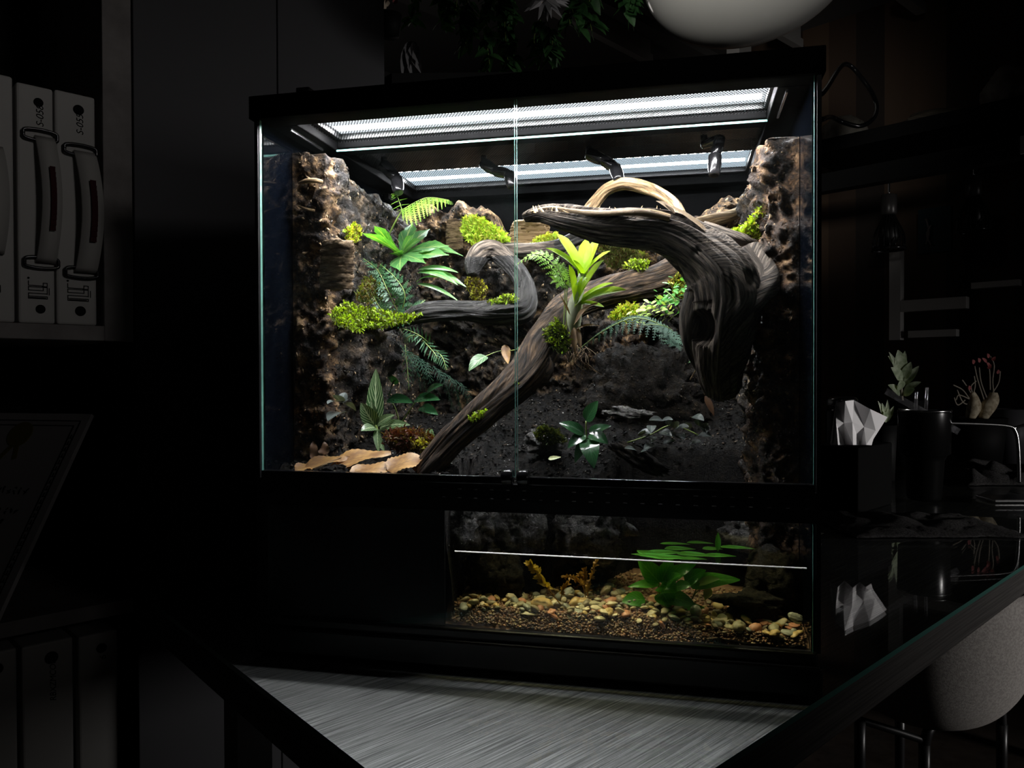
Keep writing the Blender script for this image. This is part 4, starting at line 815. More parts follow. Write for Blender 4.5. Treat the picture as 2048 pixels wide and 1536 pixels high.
mb.build('stem', G['stem'], t)
t = thing('floating_leaves', 'flat green leaves spreading at the water surface behind the water plant', 'plant', AZ(1390, 1105, .12))
for (x, y, l, w, a) in ((1300, 1112, .042, .022, 2.9), (1330, 1106, .04, .024, .3), (1360, 1098, .034, .02, .1), (1345, 1116, .04, .02, .2), (1390, 1110, .04, .022, -.2), (1425, 1098, .022, .018, .15), (1475, 1096, .04, .016, -.1), (1440, 1112, .034, .018, .1), (1400, 1086, .03, .014, .0), (1290, 1105, .026, .02, 2.3), (1385, 1118, .03, .014, .1), (1350, 1088, .034, .013, .1)):
    p = AZ(x, y, .1232); d = V((math.cos(a), math.sin(a), 0)) * l / 2; mb = MB(); leaf(mb, p - d, p + d, w, V((0, 0, 1)), .03, .06, 'ovate', 10); mb.build('leaf', G['water'], t)
mb = MB(); p = AZ(1436, 1102, .1235); leaf(mb, p, p + V((0, .002, .020)), .0065, V((0, -1, .1)), .02, .2, 'lance', 8); mb.build('leaf', G['water'], t)
def sprig(name, label, stems, mat, ln=.006):
    t = thing(name, label, 'sprig', AY(stems[0][0][0], stems[0][0][1], stems[0][0][2]))
    for st in stems:
        w = pw(*[(*p, 1.2) for p in st]); mb = MB(); tube(mb, w, 20, 5, 1); Q = spline(w, 26)
        for k in range(8, 26):
            p = V(Q[k][:3]); tg = (V(Q[min(k + 1, 25)][:3]) - V(Q[k - 1][:3])).normalized()
            for s in range(3): a = RND.uniform(0, 6.28); d = (tg * .9 + V((math.cos(a), math.sin(a) * .6, math.sin(a * 1.7)))).normalized(); leaf(mb, p, p + d * ln * RND.uniform(.7, 1.3), ln * .5, V((0, -.8, .6)), .1, .2, 'ovate', 4, 0)
        mb.build('shoot', [mat, G['rust']], t)
    return t
sprig('water_sprig', 'golden water sprig leaning left at the pool centre left', [((1122, 1210, .03), (1095, 1175, .03), (1075, 1148, .03), (1060, 1128, .03))], G['gold'], .0075)
sprig('water_sprig', 'rusty orange water sprigs clustered in the middle of the pool', [((1172, 1200, .05), (1165, 1170, .05), (1150, 1158, .05), (1130, 1152, .048)), ((1175, 1202, .055), (1178, 1170, .055), (1192, 1125, .055)), ((1174, 1202, .06), (1168, 1165, .06), (1160, 1150, .06)), ((1176, 1200, .06), (1172, 1160, .06), (1170, 1140, .06)), ((1120, 1205, .035), (1126, 1180, .035), (1134, 1168, .035))], G['rust'], .0045)

# ------------------------------------------------------------------ moss
def mz(*i): return [MO[k] for k in i]
moss('moss', 'wide yellow green moss mat covering the left ledge', [(660, 628), (690, 606), (740, 618), (800, 632), (838, 628), (815, 646), (760, 655), (705, 664), (672, 650)], .135, None, 1500, .006, .0013, .5, .014, mats=mz(0, 0, 2, 2))
moss('moss', 'olive moss under the silvery lacy fern', [(722, 566), (738, 552), (768, 575), (764, 606), (730, 608), (708, 598)], .165, None, 420, .005, .0012, mats=mz(2, 4, 3))
moss('moss', 'small green and ochre moss tuft left of the rosette plant', [(688, 462), (712, 447), (722, 465), (712, 486), (694, 488)], .19, None, 300, .006, .0013, mats=mz(0, 1, 3))
moss('moss', 'brightest lime moss tuft on the curl of the black root', [(928, 438), (955, 436), (1000, 462), (1018, 482), (985, 488), (945, 492), (925, 470)], .235, None, 1100, .009, .0012, .2, .012, .8, mats=mz(0, 0, 1))
moss('moss', 'thin yellow moss strip in front of the pale bark panel', [(1058, 490), (1076, 476), (1112, 468), (1118, 480), (1085, 494)], .26, None, 330, .006, .0012, mats=mz(1, 1, 0))
moss('moss', 'dull olive brown moss sheet on the back wall behind the bromeliad', [(1195, 478), (1240, 482), (1300, 515), (1262, 534), (1222, 538), (1200, 515)], .325, None, 1100, .005, .0014, mats=mz(2, 3, 2))
moss('moss', 'little green moss tuft on top of the diagonal branch near the big log', [(1245, 536), (1268, 520), (1298, 524), (1288, 540)], .235, None, 260, .006, .0012, mats=mz(0, 2))
moss('moss', 'bright lime moss climbing the right wall beside the big log', [(1452, 468), (1490, 456), (1512, 430), (1528, 398), (1536, 412), (1526, 452), (1520, 482), (1506, 494), (1488, 478)], .125, None, 1000, .007, .0013, -.3, .012, mats=mz(0, 0, 1))
moss('moss', 'small green moss pad below the lime moss on the right wall', [(1484, 528), (1500, 514), (1536, 506), (1532, 520), (1502, 532)], .12, None, 260, .005, .0012, mats=mz(0, 2))
moss('moss', 'green moss sleeve on the diagonal branch at the bromeliad foot', [(1088, 668), (1112, 638), (1126, 655), (1142, 690), (1128, 708), (1100, 700)], .115, None, 480, .007, .0012, mats=mz(0, 2, 4))
moss('moss', 'yellow moss at the left end of the lime creeper', [(1216, 634), (1250, 606), (1278, 612), (1270, 646), (1232, 646)], .205, None, 380, .006, .0012, mats=mz(1, 0))
moss('moss', 'golden brown moss in the gap between log and diagonal branch', [(1338, 566), (1358, 542), (1378, 556), (1376, 600), (1350, 590)], .225, None, 420, .006, .0012, mats=mz(3, 1, 2))
moss('moss', 'orange brown moss clump left of the black root', [(928, 560), (946, 548), (974, 575), (968, 602), (944, 604)], .235, None, 360, .005, .0012, mats=mz(3, 3, 1))
moss('moss', 'pale moss fringe on the bend of the black root', [(972, 606), (1008, 590), (1036, 594), (1030, 606), (992, 612)], .172, None, 240, .005, .001, mats=mz(0, 2))
moss('moss', 'olive moss cushion on the stone left of the glossy plant', [(1066, 868), (1085, 852), (1115, 862), (1132, 884), (1100, 890), (1076, 882)], .135, None, 500, .0045, .0012, mats=mz(2, 2, 4))
moss('moss', 'tiny moss tuft low on the diagonal branch', [(935, 838), (950, 825), (972, 820), (966, 834), (944, 846)], .045, None, 110, .004, .0009, mats=mz(2, 0))
moss('moss', 'tiny moss tuft on the diagonal branch at the door edge', [(1012, 780), (1024, 764), (1036, 772), (1030, 786)], .075, None, 90, .005, .001, mats=mz(0, 2))
moss('moss', 'dark red spiky moss clump behind the dead leaves', [(770, 866), (800, 858), (850, 868), (876, 890), (850, 905), (800, 908), (772, 892)], .09, None, 900, .008, .0013, 0, .02, mats=[G['red'], G['red'], MO[3]])
moss('moss', 'yellow tipped moss sprig right of the dark red moss', [(820, 885), (845, 880), (862, 896), (846, 906), (826, 898)], .075, None, 130, .006, .0012, mats=mz(1, 3))
moss('moss', 'little green moss on the dark rock at the right end of the pool', [(1508, 1056), (1530, 1044), (1556, 1050), (1548, 1062)], .172, None, 220, .004, .001, mats=mz(2, 0))

# ------------------------------------------------------------------ spray nozzles
def nozzle(label, pts):
    t = thing('spray_nozzle', label, 'nozzle', AY(*pts[0][:3]))
    mb = MB(); p0 = AY(*pts[0][:3]); tube(mb, [(p0.x, p0.y, ZL0 + .008, .0045), (p0.x, p0.y, p0.z + .003, .0045), (p0.x, p0.y, p0.z, .0045)], 6, 14); mb.build('post', black, t)
    for a, b in zip(pts, pts[1:]):
        A, B = AY(*a[:3]), AY(*b[:3]); d = (B - A); r = a[3] * mpp(a[2]); mb = MB()
        tube(mb, [(*(A + d * k), r * q) for k, q in ((-.12, .55), (-.05, .9), (.1, 1.), (.45, 1.03), (.8, .95), (.97, .8), (1.0, .5))], 22, 18); mb.build('joint', blackgloss, t)
    return t
nozzle('leftmost black elbow spray nozzle under the lid', [(768, 330, .20, 13), (794, 358, .195, 13), (797, 386, .185, 11)])
nozzle('second black spray nozzle from the left, beside the door edge', [(967, 326, .225, 12), (990, 342, .22, 11), (1018, 348, .215, 12), (1026, 375, .21, 11)])
nozzle('third black spray nozzle, just above the pale driftwood hoop', [(1178, 308, .215, 13), (1208, 320, .21, 12), (1230, 336, .205, 13), (1238, 362, .19, 11)])
nozzle('rightmost grey topped spray nozzle with a long drooping tip', [(1408, 290, .20, 9), (1440, 276, .185, 11), (1430, 312, .18, 13), (1428, 352, .175, 12)])

# ------------------------------------------------------------------ shelf with ring binders at the left
shelfm = noisy('pale_shelf_board', [(.35, (.20, .185, .18)), (.65, (.34, .32, .31))], 8, 5, (.6, .8), .1, .001, spec=.2)
binderm = simple('binder_white', (.50, .49, .47), .55, spec=.2); strapm = simple('strap_grey', (.42, .41, .39), .6, spec=.2); maroon = simple('maroon_slot', (.055, .014, .017), .8, spec=.1); ink = simple('ink_black', (.008, .008, .008), .9, spec=.03)
SV = 1.19
def RB(px, py, v): return AV(px, py, v)
def uof(p): return (p - CAM).dot(AD)
u37, u113, u195, u207, u265 = [uof(RB(x, 400, SV)) for x in (36, 113, 197, 207, 265)]
zsh1 = RB(100, 648, SV).z; zsh0 = RB(100, 679, SV).z; zl1 = RB(100, 1232, SV).z; zl0 = RB(100, 1262, SV).z
def pb(mb, u0, u1, v0, v1, z0, z1, mat=0):
    c = (R(u0, v0, z0) + R(u1, v1, z1)) / 2; mb.obox(c, AD * (u1 - u0) / 2, BD * (v1 - v0) / 2, V((0, 0, (z1 - z0) / 2)), mat)
shelf = thing('shelf_unit', 'pale shelf unit holding white ring binders at the left', 'shelf', R(-.2, 1.35, -.75))
mb = MB(); pb(mb, u207, u265, SV, SV + .34, zsh0, 1.25); mb.build('side_panel', shelfm, shelf, smooth=False, bevel=.001)
mb = MB(); pb(mb, -.9, -.86, SV, SV + .34, -.75, 1.25); mb.build('side_panel', shelfm, shelf, smooth=False)
mb = MB(); pb(mb, -.86, u207, SV, SV + .34, zsh0, zsh1); mb.build('shelf_board', shelfm, shelf, smooth=False, bevel=.001)
mb = MB(); pb(mb, -.86, u265, SV + .01, SV + .34, zl0, zl1); mb.build('shelf_board', shelfm, shelf, smooth=False, bevel=.001)
mb = MB(); pb(mb, -.86, u265, SV + .01, SV + .34, -.45, -.42); mb.build('shelf_board', shelfm, shelf, smooth=False)
mb = MB(); pb(mb, -.9, u265, SV + .34, SV + .355, -.75, 1.25); mb.build('back_panel', blackmatt, shelf, smooth=False)
mb = MB(); pb(mb, u265 - .02, u265, SV + .02, SV + .34, zl1, zsh0); mb.build('side_panel', blackmatt, shelf, smooth=False)  # side panel below the pale post, shade put into its black colour
mb = MB(); pb(mb, u265 - .02, u265, SV + .02, SV + .34, -.75, zl0); mb.build('side_panel', blackmatt, shelf, smooth=False)  # same black colour standing for shade, down to the floor
def label_text(txt, size, o, X, Y, mat, parent, name='lettering', shear=0.):
    cu = bpy.data.curves.new(name, 'FONT'); cu.body = txt; cu.size = size; cu.extrude = .0003; cu.align_x = 'CENTER'; cu.align_y = 'CENTER'; cu.shear = shear
    cu.materials.append(mat); ob = bpy.data.objects.new(name, cu); C.objects.link(ob); Z = X.cross(Y)
    M = Matrix(((X.x, Y.x, Z.x, 0), (X.y, Y.y, Z.y, 0), (X.z, Y.z, Z.z, 0), (0, 0, 0, 1)))
    me = bpy.data.meshes.new_from_object(ob.evaluated_get(bpy.context.evaluated_depsgraph_get())); bpy.data.objects.remove(ob); bpy.data.curves.remove(cu)
    ob = bpy.data.objects.new(name, me); C.objects.link(ob)
    ob.parent = parent; ob.matrix_local = Matrix.Translation(V(o) - WL[parent.name]) @ M; WL[ob.name] = V(o); return ob
def strokes(mb, o, ax, ay, segs, w, mat=0):
    nz = ax.cross(ay).normalized(); w = w / 1.
    for (x0, y0, x1, y1) in segs:
        a = o + ax * x0 + ay * y0; b = o + ax * x1 + ay * y1; d = (b - a); ln = d.length; d = d.normalized(); n = nz.cross(d)
        mb.obox((a + b) / 2, d * (ln / 2 + w / 2), n * w / 2, nz * .0004, mat)
UPZ = V((0, 0, 1))
def disc(mb, c, r, nrm, mat=0, h=.0008):
    nrm = nrm.normalized(); X = nrm.orthogonal().normalized(); Y = nrm.cross(X); mb.lathe([(r, -h), (r, h)], c, 24, mat, X, Y, nrm)
def binder(u0, u1, z0, ztop, label, text, zc, zs0, zs1, push, tsize, logo=True, handle=True):
    t = thing('ring_binder', label, 'binder', R((u0 + u1) / 2, SV + .15, z0)); uc = (u0 + u1) / 2; wd = u1 - u0
    mb = MB(); pb(mb, u0 + .001, u1 - .001, SV + .008, SV + .26, z0 + .0005, ztop); mb.build('cover', binderm, t, smooth=False, bevel=.003)
    f = R(uc, SV + .0078, 0)
    for z in ([ztop - .022, z0 + .020] if logo else [ztop - .022]): mb = MB(); disc(mb, V((f.x, f.y, z)) + AD * .004, wd * .13, -BD); mb.build('finger_hole', ink, t, smooth=False)
    if text: label_text(text, tsize, V((f.x, f.y, zc)) + AD * .006, UPZ, -AD, ink, t, shear=.25)
    if logo:
        k = wd * .50 / 480; o = V((f.x, f.y, z0 + .034)) - AD * wd * .22; ka = wd * .50 / 480 * 1.; kz = .023 / 400; mb = MB()
        segs = [(0, 400, 0, 300), (0, 300, 350, 300), (370, 300, 370, 370), (370, 370, 470, 370), (470, 370, 470, 290), (470, 290, 350, 290), (0, 270, 470, 270), (0, 270, 0, 190), (0, 190, 360, 190), (370, 190, 370, 250), (470, 270, 470, 110), (0, 120, 470, 120), (0, 120, 0, 0), (0, 50, 460, 50), (30, 22, 430, 22), (0, 0, 470, 0), (470, 50, 470, 0), (520, 250, 520, 100)]
        strokes(mb, o, AD * ka, UPZ * kz, segs, .0010); disc(mb, o + UPZ * .027, .0014, -BD); mb.build('spine_emblem', ink, t, smooth=False)
    if handle:
        s = MB(); st = []; n = 24
        for i in range(n + 1):
            q = i / n; z = zs0 + (zs1 - zs0) * q; off = .004 + .017 * math.sin(PI * q) ** .6; st.append((z, off, push * math.sin(PI * q)))
        hw = wd * .26
        for i, (z, off, du) in enumerate(st):
            for sg in (-1, 1): p = R(uc + .010 + du + sg * hw, SV + .008 - off, z); s.v.append(tuple(p)); s.uv.append((0, 0))
        for i in range(n): s.f.append((i * 2, i * 2 + 1, i * 2 + 3, i * 2 + 2)); s.m.append(0)
        o = s.build('strap', strapm, t); m = o.modifiers.new('thick', 'SOLIDIFY'); m.thickness = .004
        mb = MB(); a = R(uc + .010 + push, SV + .008 - .0245, 0); b = [(z, off, du) for z, off, du in st if .22 < (z - zs0) / (zs1 - zs0) < .78]
        for (z0_, o0, d0), (z1_, o1, d1) in zip(b, b[1:]):
            p = (R(uc + .011 + d0, SV + .0045 - o0, z0_) + R(uc + .011 + d1, SV + .0045 - o1, z1_)) / 2; mb.obox(p, AD * hw * .28, BD * .0004, V((0, 0, abs(z1_ - z0_) / 2 + .0002)))
        mb.build('strap_slot', maroon, o, smooth=False)
        for z in (zs0, zs1):
            mb = MB(); c = R(uc + .006, SV + .003, z); ring = [(c.x + AD.x * x, c.y + AD.y * x, c.z + y, .0022) for x, y in ((-.021, 0), (-.019, .006), (0, .008), (.017, .006), (.019, 0), (.017, -.005), (0, -.007), (-.019, -.005), (-.021, 0))]
            tube(mb, ring, 40, 8); mb.build('strap_ring', blackgloss, t)
zz = lambda px, py: RB(px, py, SV).z
binder(u37 - .10, u37 - .002, zsh1, zz(36, 152), 'leftmost white ring binder, cut by the edge of the photo', None, 0, zz(20, 510), zz(20, 295), .004, .02)
binder(u37, u113, zsh1, zz(75, 168), 'white ring binder with a bowed grey strap, reading S-058', 'S-058', zz(75, 228), zz(80, 525), zz(80, 270), .005, .0125)
binder(u113, u195, zsh1, zz(155, 184), 'white ring binder beside the shelf post, reading S-055', 'S-055', zz(155, 245), zz(160, 545), zz(160, 300), .006, .0125)
ub = [uof(RB(x, 1400, SV)) for x in (-60, 39, 46, 152, 160, 262)]; ub[5] = min(ub[5], u265 - .022); zb0 = -.42
binder(ub[0], ub[1], zb0, zz(30, 1300), 'left cut off white binder on the lower shelf', None, 0, 0, 0, 0, .02, False, False)
binder(ub[2], ub[3], zb0, zz(100, 1287), 'white binder with long vertical lettering on the lower shelf', 'RBXZMCON', zz(100, 1365), 0, 0, 0, .0105, False, False)
binder(ub[4], ub[5], zb0, zz(205, 1268), 'rightmost white binder on the lower shelf, half in shadow', '6', zz(210, 1318), 0, 0, 0, .012, False, False)
# leaning certificate
paper = simple('certificate_paper', (.22, .21, .21), .7, spec=.1); goldm = simple('gold_seal', (.10, .085, .02), .6); redm = simple('red_stamp', (.16, .03, .02), .7)
BRp = R(.200, 1.13, zl1 + .003); TRp = R(.344, 1.22, .262); rt = (TRp - BRp); hgt = rt.length; rt = rt.normalized()
lf = (AD * -.53 + BD * .85); lf = (lf - rt * lf.dot(rt)).normalized(); xr = -lf; nc = xr.cross(rt).normalized()
cert = thing('certificate', 'framed award certificate with a gold rosette leaning on the lower shelf', 'certificate', BRp)
mb = MB(); CW = .34; cc = BRp + lf * CW / 2 + rt * hgt / 2; mb.obox(cc - nc * .003, xr * CW / 2, rt * hgt / 2, nc * .003); mb.build('sheet', paper, cert, smooth=False)
mb = MB(); o = BRp + nc * .0006
for d in (.012, .020): strokes(mb, o, lf, rt, [(d, d, d, hgt - d), (d, hgt - d, CW - d, hgt - d), (d, d, CW - d, d)], .0012)
for k in range(26): y = .03 + k * (hgt - .06) / 26; strokes(mb, o, lf, rt, [(.013, y, .019, y), (.016, y, .016, y + .005)], .001)
mb.build('border', ink, cert, smooth=False)
mb = MB(); c = o + lf * .105 + rt * (hgt - .035); disc(mb, c, .020, nc); strokes(mb, c, lf, rt, [(.004, -.018, .014, -.036), (-.004, -.018, -.010, -.036)], .007); mb.build('rosette_seal', goldm, cert, smooth=False)
mb = MB(); r_ = random.Random(3)
for row, (y, x0, x1, w) in enumerate(((.195, .045, .30, .0055), (.165, .045, .29, .004), (.15, .06, .29, .004), (.135, .06, .29, .004), (.12, .10, .29, .004))):
    x = x0
    while x < x1:
        for k in range(3): strokes(mb, o, lf, rt, [(x + r_.uniform(0, .006), y + r_.uniform(-w, w), x + r_.uniform(0, .006), y + r_.uniform(-w, w))], .0009)
        x += .009
mb.build('writing', ink, cert, smooth=False)
mb = MB(); disc(mb, o + lf * .145 + rt * .085, .016, nc); disc(mb, o + lf * .15 + rt * .045, .016, nc); mb.build('picture', ink, cert, smooth=False)
mb = MB(); strokes(mb, o, lf, rt, [(.095, .03, .125, .03)], .022); mb.build('stamp', redm, cert, smooth=False)

# ------------------------------------------------------------------ tall cupboard behind the shelf
cupm = simple('cupboard_grey', (.105, .105, .113), .7, spec=.15)
u1, u2, u3 = uof(AV(268, 300, 1.27)), uof(AV(556, 300, 1.27)), uof(AV(770, 300, 1.27))
cup = thing('cupboard', 'tall plain dark grey cupboard between the binder shelf and the terrarium', 'cupboard', R((u1 + u3) / 2, 1.45, -.75))
mb = MB(); pb(mb, u1, u3, 1.29, 1.62, -.75, 1.9); mb.build('carcass', cupm, cup, smooth=False)
for a, b in ((u1, u2 - .001), (u2 + .001, u3)):
    mb = MB(); pb(mb, a, b, 1.27, 1.288, -.74, 1.88); mb.build('door', cupm, cup, smooth=False, bevel=.0015)

# ------------------------------------------------------------------ ceiling things
whitem = simple('white_enamel', (.62, .61, .58), .12, coat=.5); railm = simple('white_rail', (.42, .40, .39), .6)
c0 = ADp(1498, -76, 1.25); t = thing('pendant_lamp', 'big glossy off-white pendant lamp hanging over the right half of the terrarium', 'lamp', c0)
ax = (UPZ + RGT * -.16).normalized(); X = (RGT - ax * RGT.dot(ax)).normalized(); Y = ax.cross(X); mb = MB(); k = 1.25 / F
mb.lathe([(212 * k * math.sin(q * PI / 40), -148 * k * math.cos(q * PI / 40)) for q in range(1, 39)], c0, 64, 0, X, Y, ax); mb.build('shade', whitem, t)
mb = MB(); tube(mb, [(*(c0 + ax * .10), .004), (c0.x, c0.y, 1.3, .004), (c0.x, c0.y, 1.95, .004)], 10, 8); mb.build('cord', black, t)
for lb, a, b, w in (('white ceiling rail with ivy crossing it, behind the lid', (1095, 22), (1300, 128), .018), ('short white ceiling rail ending right of the pendant lamp', (1530, 58), (1600, 98), .016), ('white ceiling rail in the top right corner', (1795, -8), (1842, 28), .02)):
    A, B = AZ(*a, 1.80), AZ(*b, 1.80); d = (B - A); mb = MB(); n = UPZ.cross(d).normalized(); mb.obox((A + B) / 2 + V((0, 0, .02)), d / 2, n * w, V((0, 0, .02)))
    mb.obox((A + B) / 2 + V((0, 0, .09)), d / 2, n * .004, V((0, 0, .06))); tag(mb.build('ceiling_rail', railm, smooth=False), lb, 'rail')
mb = MB(); p = AZ(1478, 96, 1.72); mb.obox(p, AD * .05, BD * .03, V((0, 0, .06))); tag(mb.build('junction_box', railm, smooth=False), 'small white box under the pendant lamp, behind the lid', 'box')
gb = MB(); p = AZ(1120, 70, 1.88); gb.obox(p + V((0, 0, .05)), AD * .9, BD * .30, V((0, 0, .02))); tag(gb.build('ceiling_panel', ceilpaint, smooth=False), 'grey ceiling panel above the ivy', 'panel')
ivym = leafmat('ivy_leaf', (.06, .17, .05), (.03, .10, .03), .5, .2)
def ivy(label, px, y0, y1, dep, wpx, n, seed):
    r = random.Random(seed); t = thing('hanging_ivy', label, 'ivy', ADp(px, y0, dep)); mb = MB(); sm = MB(); k = dep / F
    for s in range(max(2, int(wpx / 22))):
        x = px + r.uniform(-.5, .5) * wpx; yb = y1 - r.uniform(0, .35) * (y1 - y0); A, B = ADp(x, y0 - 20, dep + r.uniform(-.1, .1)), ADp(x + r.gauss(0, 6), yb, dep + r.uniform(-.1, .1)); tube(sm, [(*A, .0012), (*((A + B) / 2 + RGT * r.gauss(0, .01)), .0012), (*B, .0012)], 8, 4)
        for i in range(int(n)):
            q = r.random(); p = A + (B - A) * q; d = V((r.gauss(0, 1), r.gauss(0, 1), -.9)).normalized(); leaf(mb, p, p + d * .05, .028, V((r.gauss(0, .4), -.7, .7)), .15, .15, 'ovate', 4)
    sm.build('stems', G['stem'], t); mb.build('leaves', ivym, t)
ivy('dense dark ivy hanging above the left half of the terrarium lid', 985, -10, 138, 2.3, 150, 34, 1)
ivy('second ivy curtain right of the dense one, ending just above the lid', 1065, 60, 140, 2.2, 60, 30, 2)
ivy('thin ivy strands hanging between paper star and pendant lamp', 1165, -10, 62, 2.1, 70, 16, 3)
ivy('ivy tip touching the left side of the pendant lamp', 1262, -10, 28, 2.0, 26, 16, 4)
ivy('sparse ivy hanging left beside the cupboard top', 870, -10, 60, 2.4, 90, 14, 5)
paperw = simple('folded_paper', (.42, .41, .42), .8, spec=.1)
p0 = ADp(1092, -8, 1.9); t = thing('paper_star', 'folded grey paper star lamp at the top edge, left of the pendant lamp', 'lamp', p0); mb = MB(); r_ = random.Random(9)
for k in range(26):
    d = V((r_.gauss(0, 1), r_.gauss(0, 1), r_.gauss(-.25, .8))).normalized(); X = d.orthogonal().normalized(); Y = d.cross(X); b = p0 + d * .018; q = [b + X * .012, b + Y * .012, b - X * .012, b - Y * .012]; mb.add(q + [p0 + d * .065], [(0, 1, 4), (1, 2, 4), (2, 3, 4), (3, 0, 4)])
mb.build('shade', paperw, t, smooth=False)
mb = MB(); tube(mb, [(*p0, .002), (p0.x, p0.y, 1.4, .002), (p0.x, p0.y, 1.95, .002)], 6, 6); mb.build('cord', black, t)
# wall shelf behind the terrarium with pots
mb = MB(); b0, b1 = ADp(745, 176, 2.0), ADp(1010, 170, 2.3); d = b1 - b0; n = UPZ.cross(d).normalized(); mb.obox((b0 + b1) / 2, d / 2, n * .09, V((0, 0, .012))); tag(mb.build('wall_shelf', blackmatt, smooth=False), 'narrow black shelf behind the terrarium, next to the cupboard', 'shelf')
zsf = max(b0.z, b1.z) + .0125
p0 = ADp(822, 150, 2.05); p0.z = zsf; t = thing('folded_paper_plant', 'white folded paper flower on the shelf behind the terrarium', 'ornament', p0); mb = MB()
for (ex, ey, w) in ((812, 108, 14), (838, 128, 22), (842, 146, 26), (806, 158, 22), (826, 158, 24), (818, 138, 16)): leaf(mb, p0 + V((0, 0, .01)), ADp(ex, ey, 2.0), w * 2.05 / F, V((0, -.9, .3)), .1, .3, 'lance', 5)
mb.build('petals', paperw, t, smooth=False)
p0 = ADp(780, 158, 2.0); p0.z = zsf; t = thing('flower_pot', 'black flower pot with cream and pink blossoms beside the cupboard', 'plant', p0); mb = MB(); mb.lathe([(.024, 0), (.032, .055), (.030, .055), (.024, .01)], p0, 20); mb.build('pot', blackmatt, t)
mb = MB()
for q in range(9): s = p0 + V((RND.gauss(-.01, .01), RND.gauss(0, .01), .075 + RND.uniform(0, .02))); leaf(mb, s, s + V((RND.gauss(0, .01), -.01, .012)), .016, V((0, -.9, .4)), .2, .3, 'ovate', 5)
mb.build('blossoms', simple('cream_petal', (.62, .50, .38), .6), t); mb = MB(); s = p0 + V((.022, -.02, .072)); leaf(mb, s, s + V((.006, 0, .014)), .016, V((0, -.9, .4)), .2, .3, 'ovate', 5); mb.build('blossom', simple('pink_petal', (.65, .20, .20), .6), t)

# ------------------------------------------------------------------ right side: cable, counter things, wall shelf, rail lamps
mb = MB(); pts = [ADp(x, y, dp) for x, y, dp in ((1690, 128, 1.02), (1730, 165, 1.03), (1752, 205, 1.02), (1748, 235, 1.0), (1722, 252, .98), (1690, 246, .97), (1662, 234, .96))]; pts = [V((W + .002, .10, ZL0 + .016)), V((W + .02, .10, ZL0 + .015))] + pts + [V((W + .012, .05, ZL0 - .028)), V((W + .0005, .05, ZL0 - .028))]
tube(mb, [(*p, .0028) for p in pts], 60, 10); tag(mb.build('cable', blackgloss), 'black power cable looping out from the right side of the lid', 'cable')
t = thing('tumbler', 'black insulated tumbler standing on the right part of the table', 'tumbler', AZ(1848, 1000, 0)); cb = AZ(1848, 1000, 0); h = .222; k = .62
mb = MB(); mb.lathe([(.030, 0), (.037, .003), (.040, .010), (.045, .10), (.050, .112), (.0585, .118), (.0605, h - .004), (.0605, h), (.0585, h)], cb, 40); mb.build('body', simple('tumbler_black', (.003, .003, .003), .22, spec=.35), t)
mb = MB(); mb.lathe([(.0585, h - .001), (.0612, h - .001), (.0612, h + .004), (.0585, h + .004)], cb, 40, cap=False); mb.build('rim', chrome, t); mb = MB(); mb.lathe([(.001, h - .003), (.058, h - .003), (.058, h + .001), (.001, h + .001)], cb, 30); mb.build('lid', blackgloss, t)
clear = glassmat('clear_wrap', (.9, .9, .9), 1.7, dust=.45, dcol=(.9, .9, .95))
A, B = ADp(1772, 782, 1.93), ADp(1918, 864, 1.93); d = B - A; mb = MB(); n = V((0, 0, 1)) - d.normalized() * d.normalized().z; n.normalize(); vs = []
for i in range(31):
    q = A + d * (i / 30)
    for kx in range(4): vs.append(q + n * ((kx - 1.5) * .0055 + .0008 * NZ.noise(q * 90)) + FWD * .002 * NZ.noise(q * 120 + V((kx, 0, 0))))
mb.add(vs, [(i * 4 + kx, i * 4 + kx + 1, (i + 1) * 4 + kx + 1, (i + 1) * 4 + kx) for i in range(30) for kx in range(3)]); tag(mb.build('straw_wrapper', clear), 'crinkled clear straw wrapper lying across the tumbler lid', 'wrapper')
for i, (x, y0_, x1_, y1_) in enumerate(((1831, 824, 1833, 784), (1852, 822, 1854, 775))):
    A, B = ADp(x, y0_, 1.95), ADp(x1_, y1_, 1.95); mb = MB(); tube(mb, [(*A, .004), (*((A + B) / 2), .004), (*B, .004)], 6, 10, cap=False); tag(mb.build('straw', clear), ('clear drinking straw standing left in the tumbler', 'taller clear drinking straw leaning right in the tumbler')[i], 'straw')
pB = AZ(1700, 1012, 0); t = thing('tissue_box', 'black tissue box between the terrarium and the tumbler', 'tissue box', pB); mb = MB(); dB = 1.75; kk = dB / F
mb.obox(pB + V((0, 0, .075)), AD * .10, BD * .06, V((0, 0, .0745))); mb.build('box', simple('box_black', (.003, .003, .003), .8, spec=.04), t, smooth=False, bevel=.003)
tis = simple('tissue_white', (.80, .79, .80), .8, spec=.1); mb = MB(); pts = [(1662, 888), (1675, 803), (1708, 801), (1772, 836), (1742, 890)]; vs = []
top = [ADp(1664, 884, dB), ADp(1672, 806, dB + .02), ADp(1690, 802, dB - .02), ADp(1707, 800, dB + .015), ADp(1740, 818, dB - .01), ADp(1774, 834, dB + .01), ADp(1740, 888, dB)]
base = [ADp(1662, 890, dB + .01), ADp(1676, 890, dB - .02), ADp(1690, 890, dB + .02), ADp(1706, 890, dB - .025), ADp(1720, 890, dB + .01), ADp(1732, 890, dB - .02), ADp(1742, 890, dB)]
for a, b in zip(top, base): vs += [a, a * .5 + b * .5 + FWD * .006, b]
mb.add(vs, [(i * 3 + j, (i + 1) * 3 + j, (i + 1) * 3 + j + 1, i * 3 + j + 1) for i in range(6) for j in range(2)]); o = mb.build('tissue', tis, smooth=False); o.modifiers.new('thick', 'SOLIDIFY').thickness = .0015; o.parent = t; o.location = WL[o.name] - WL[t.name]
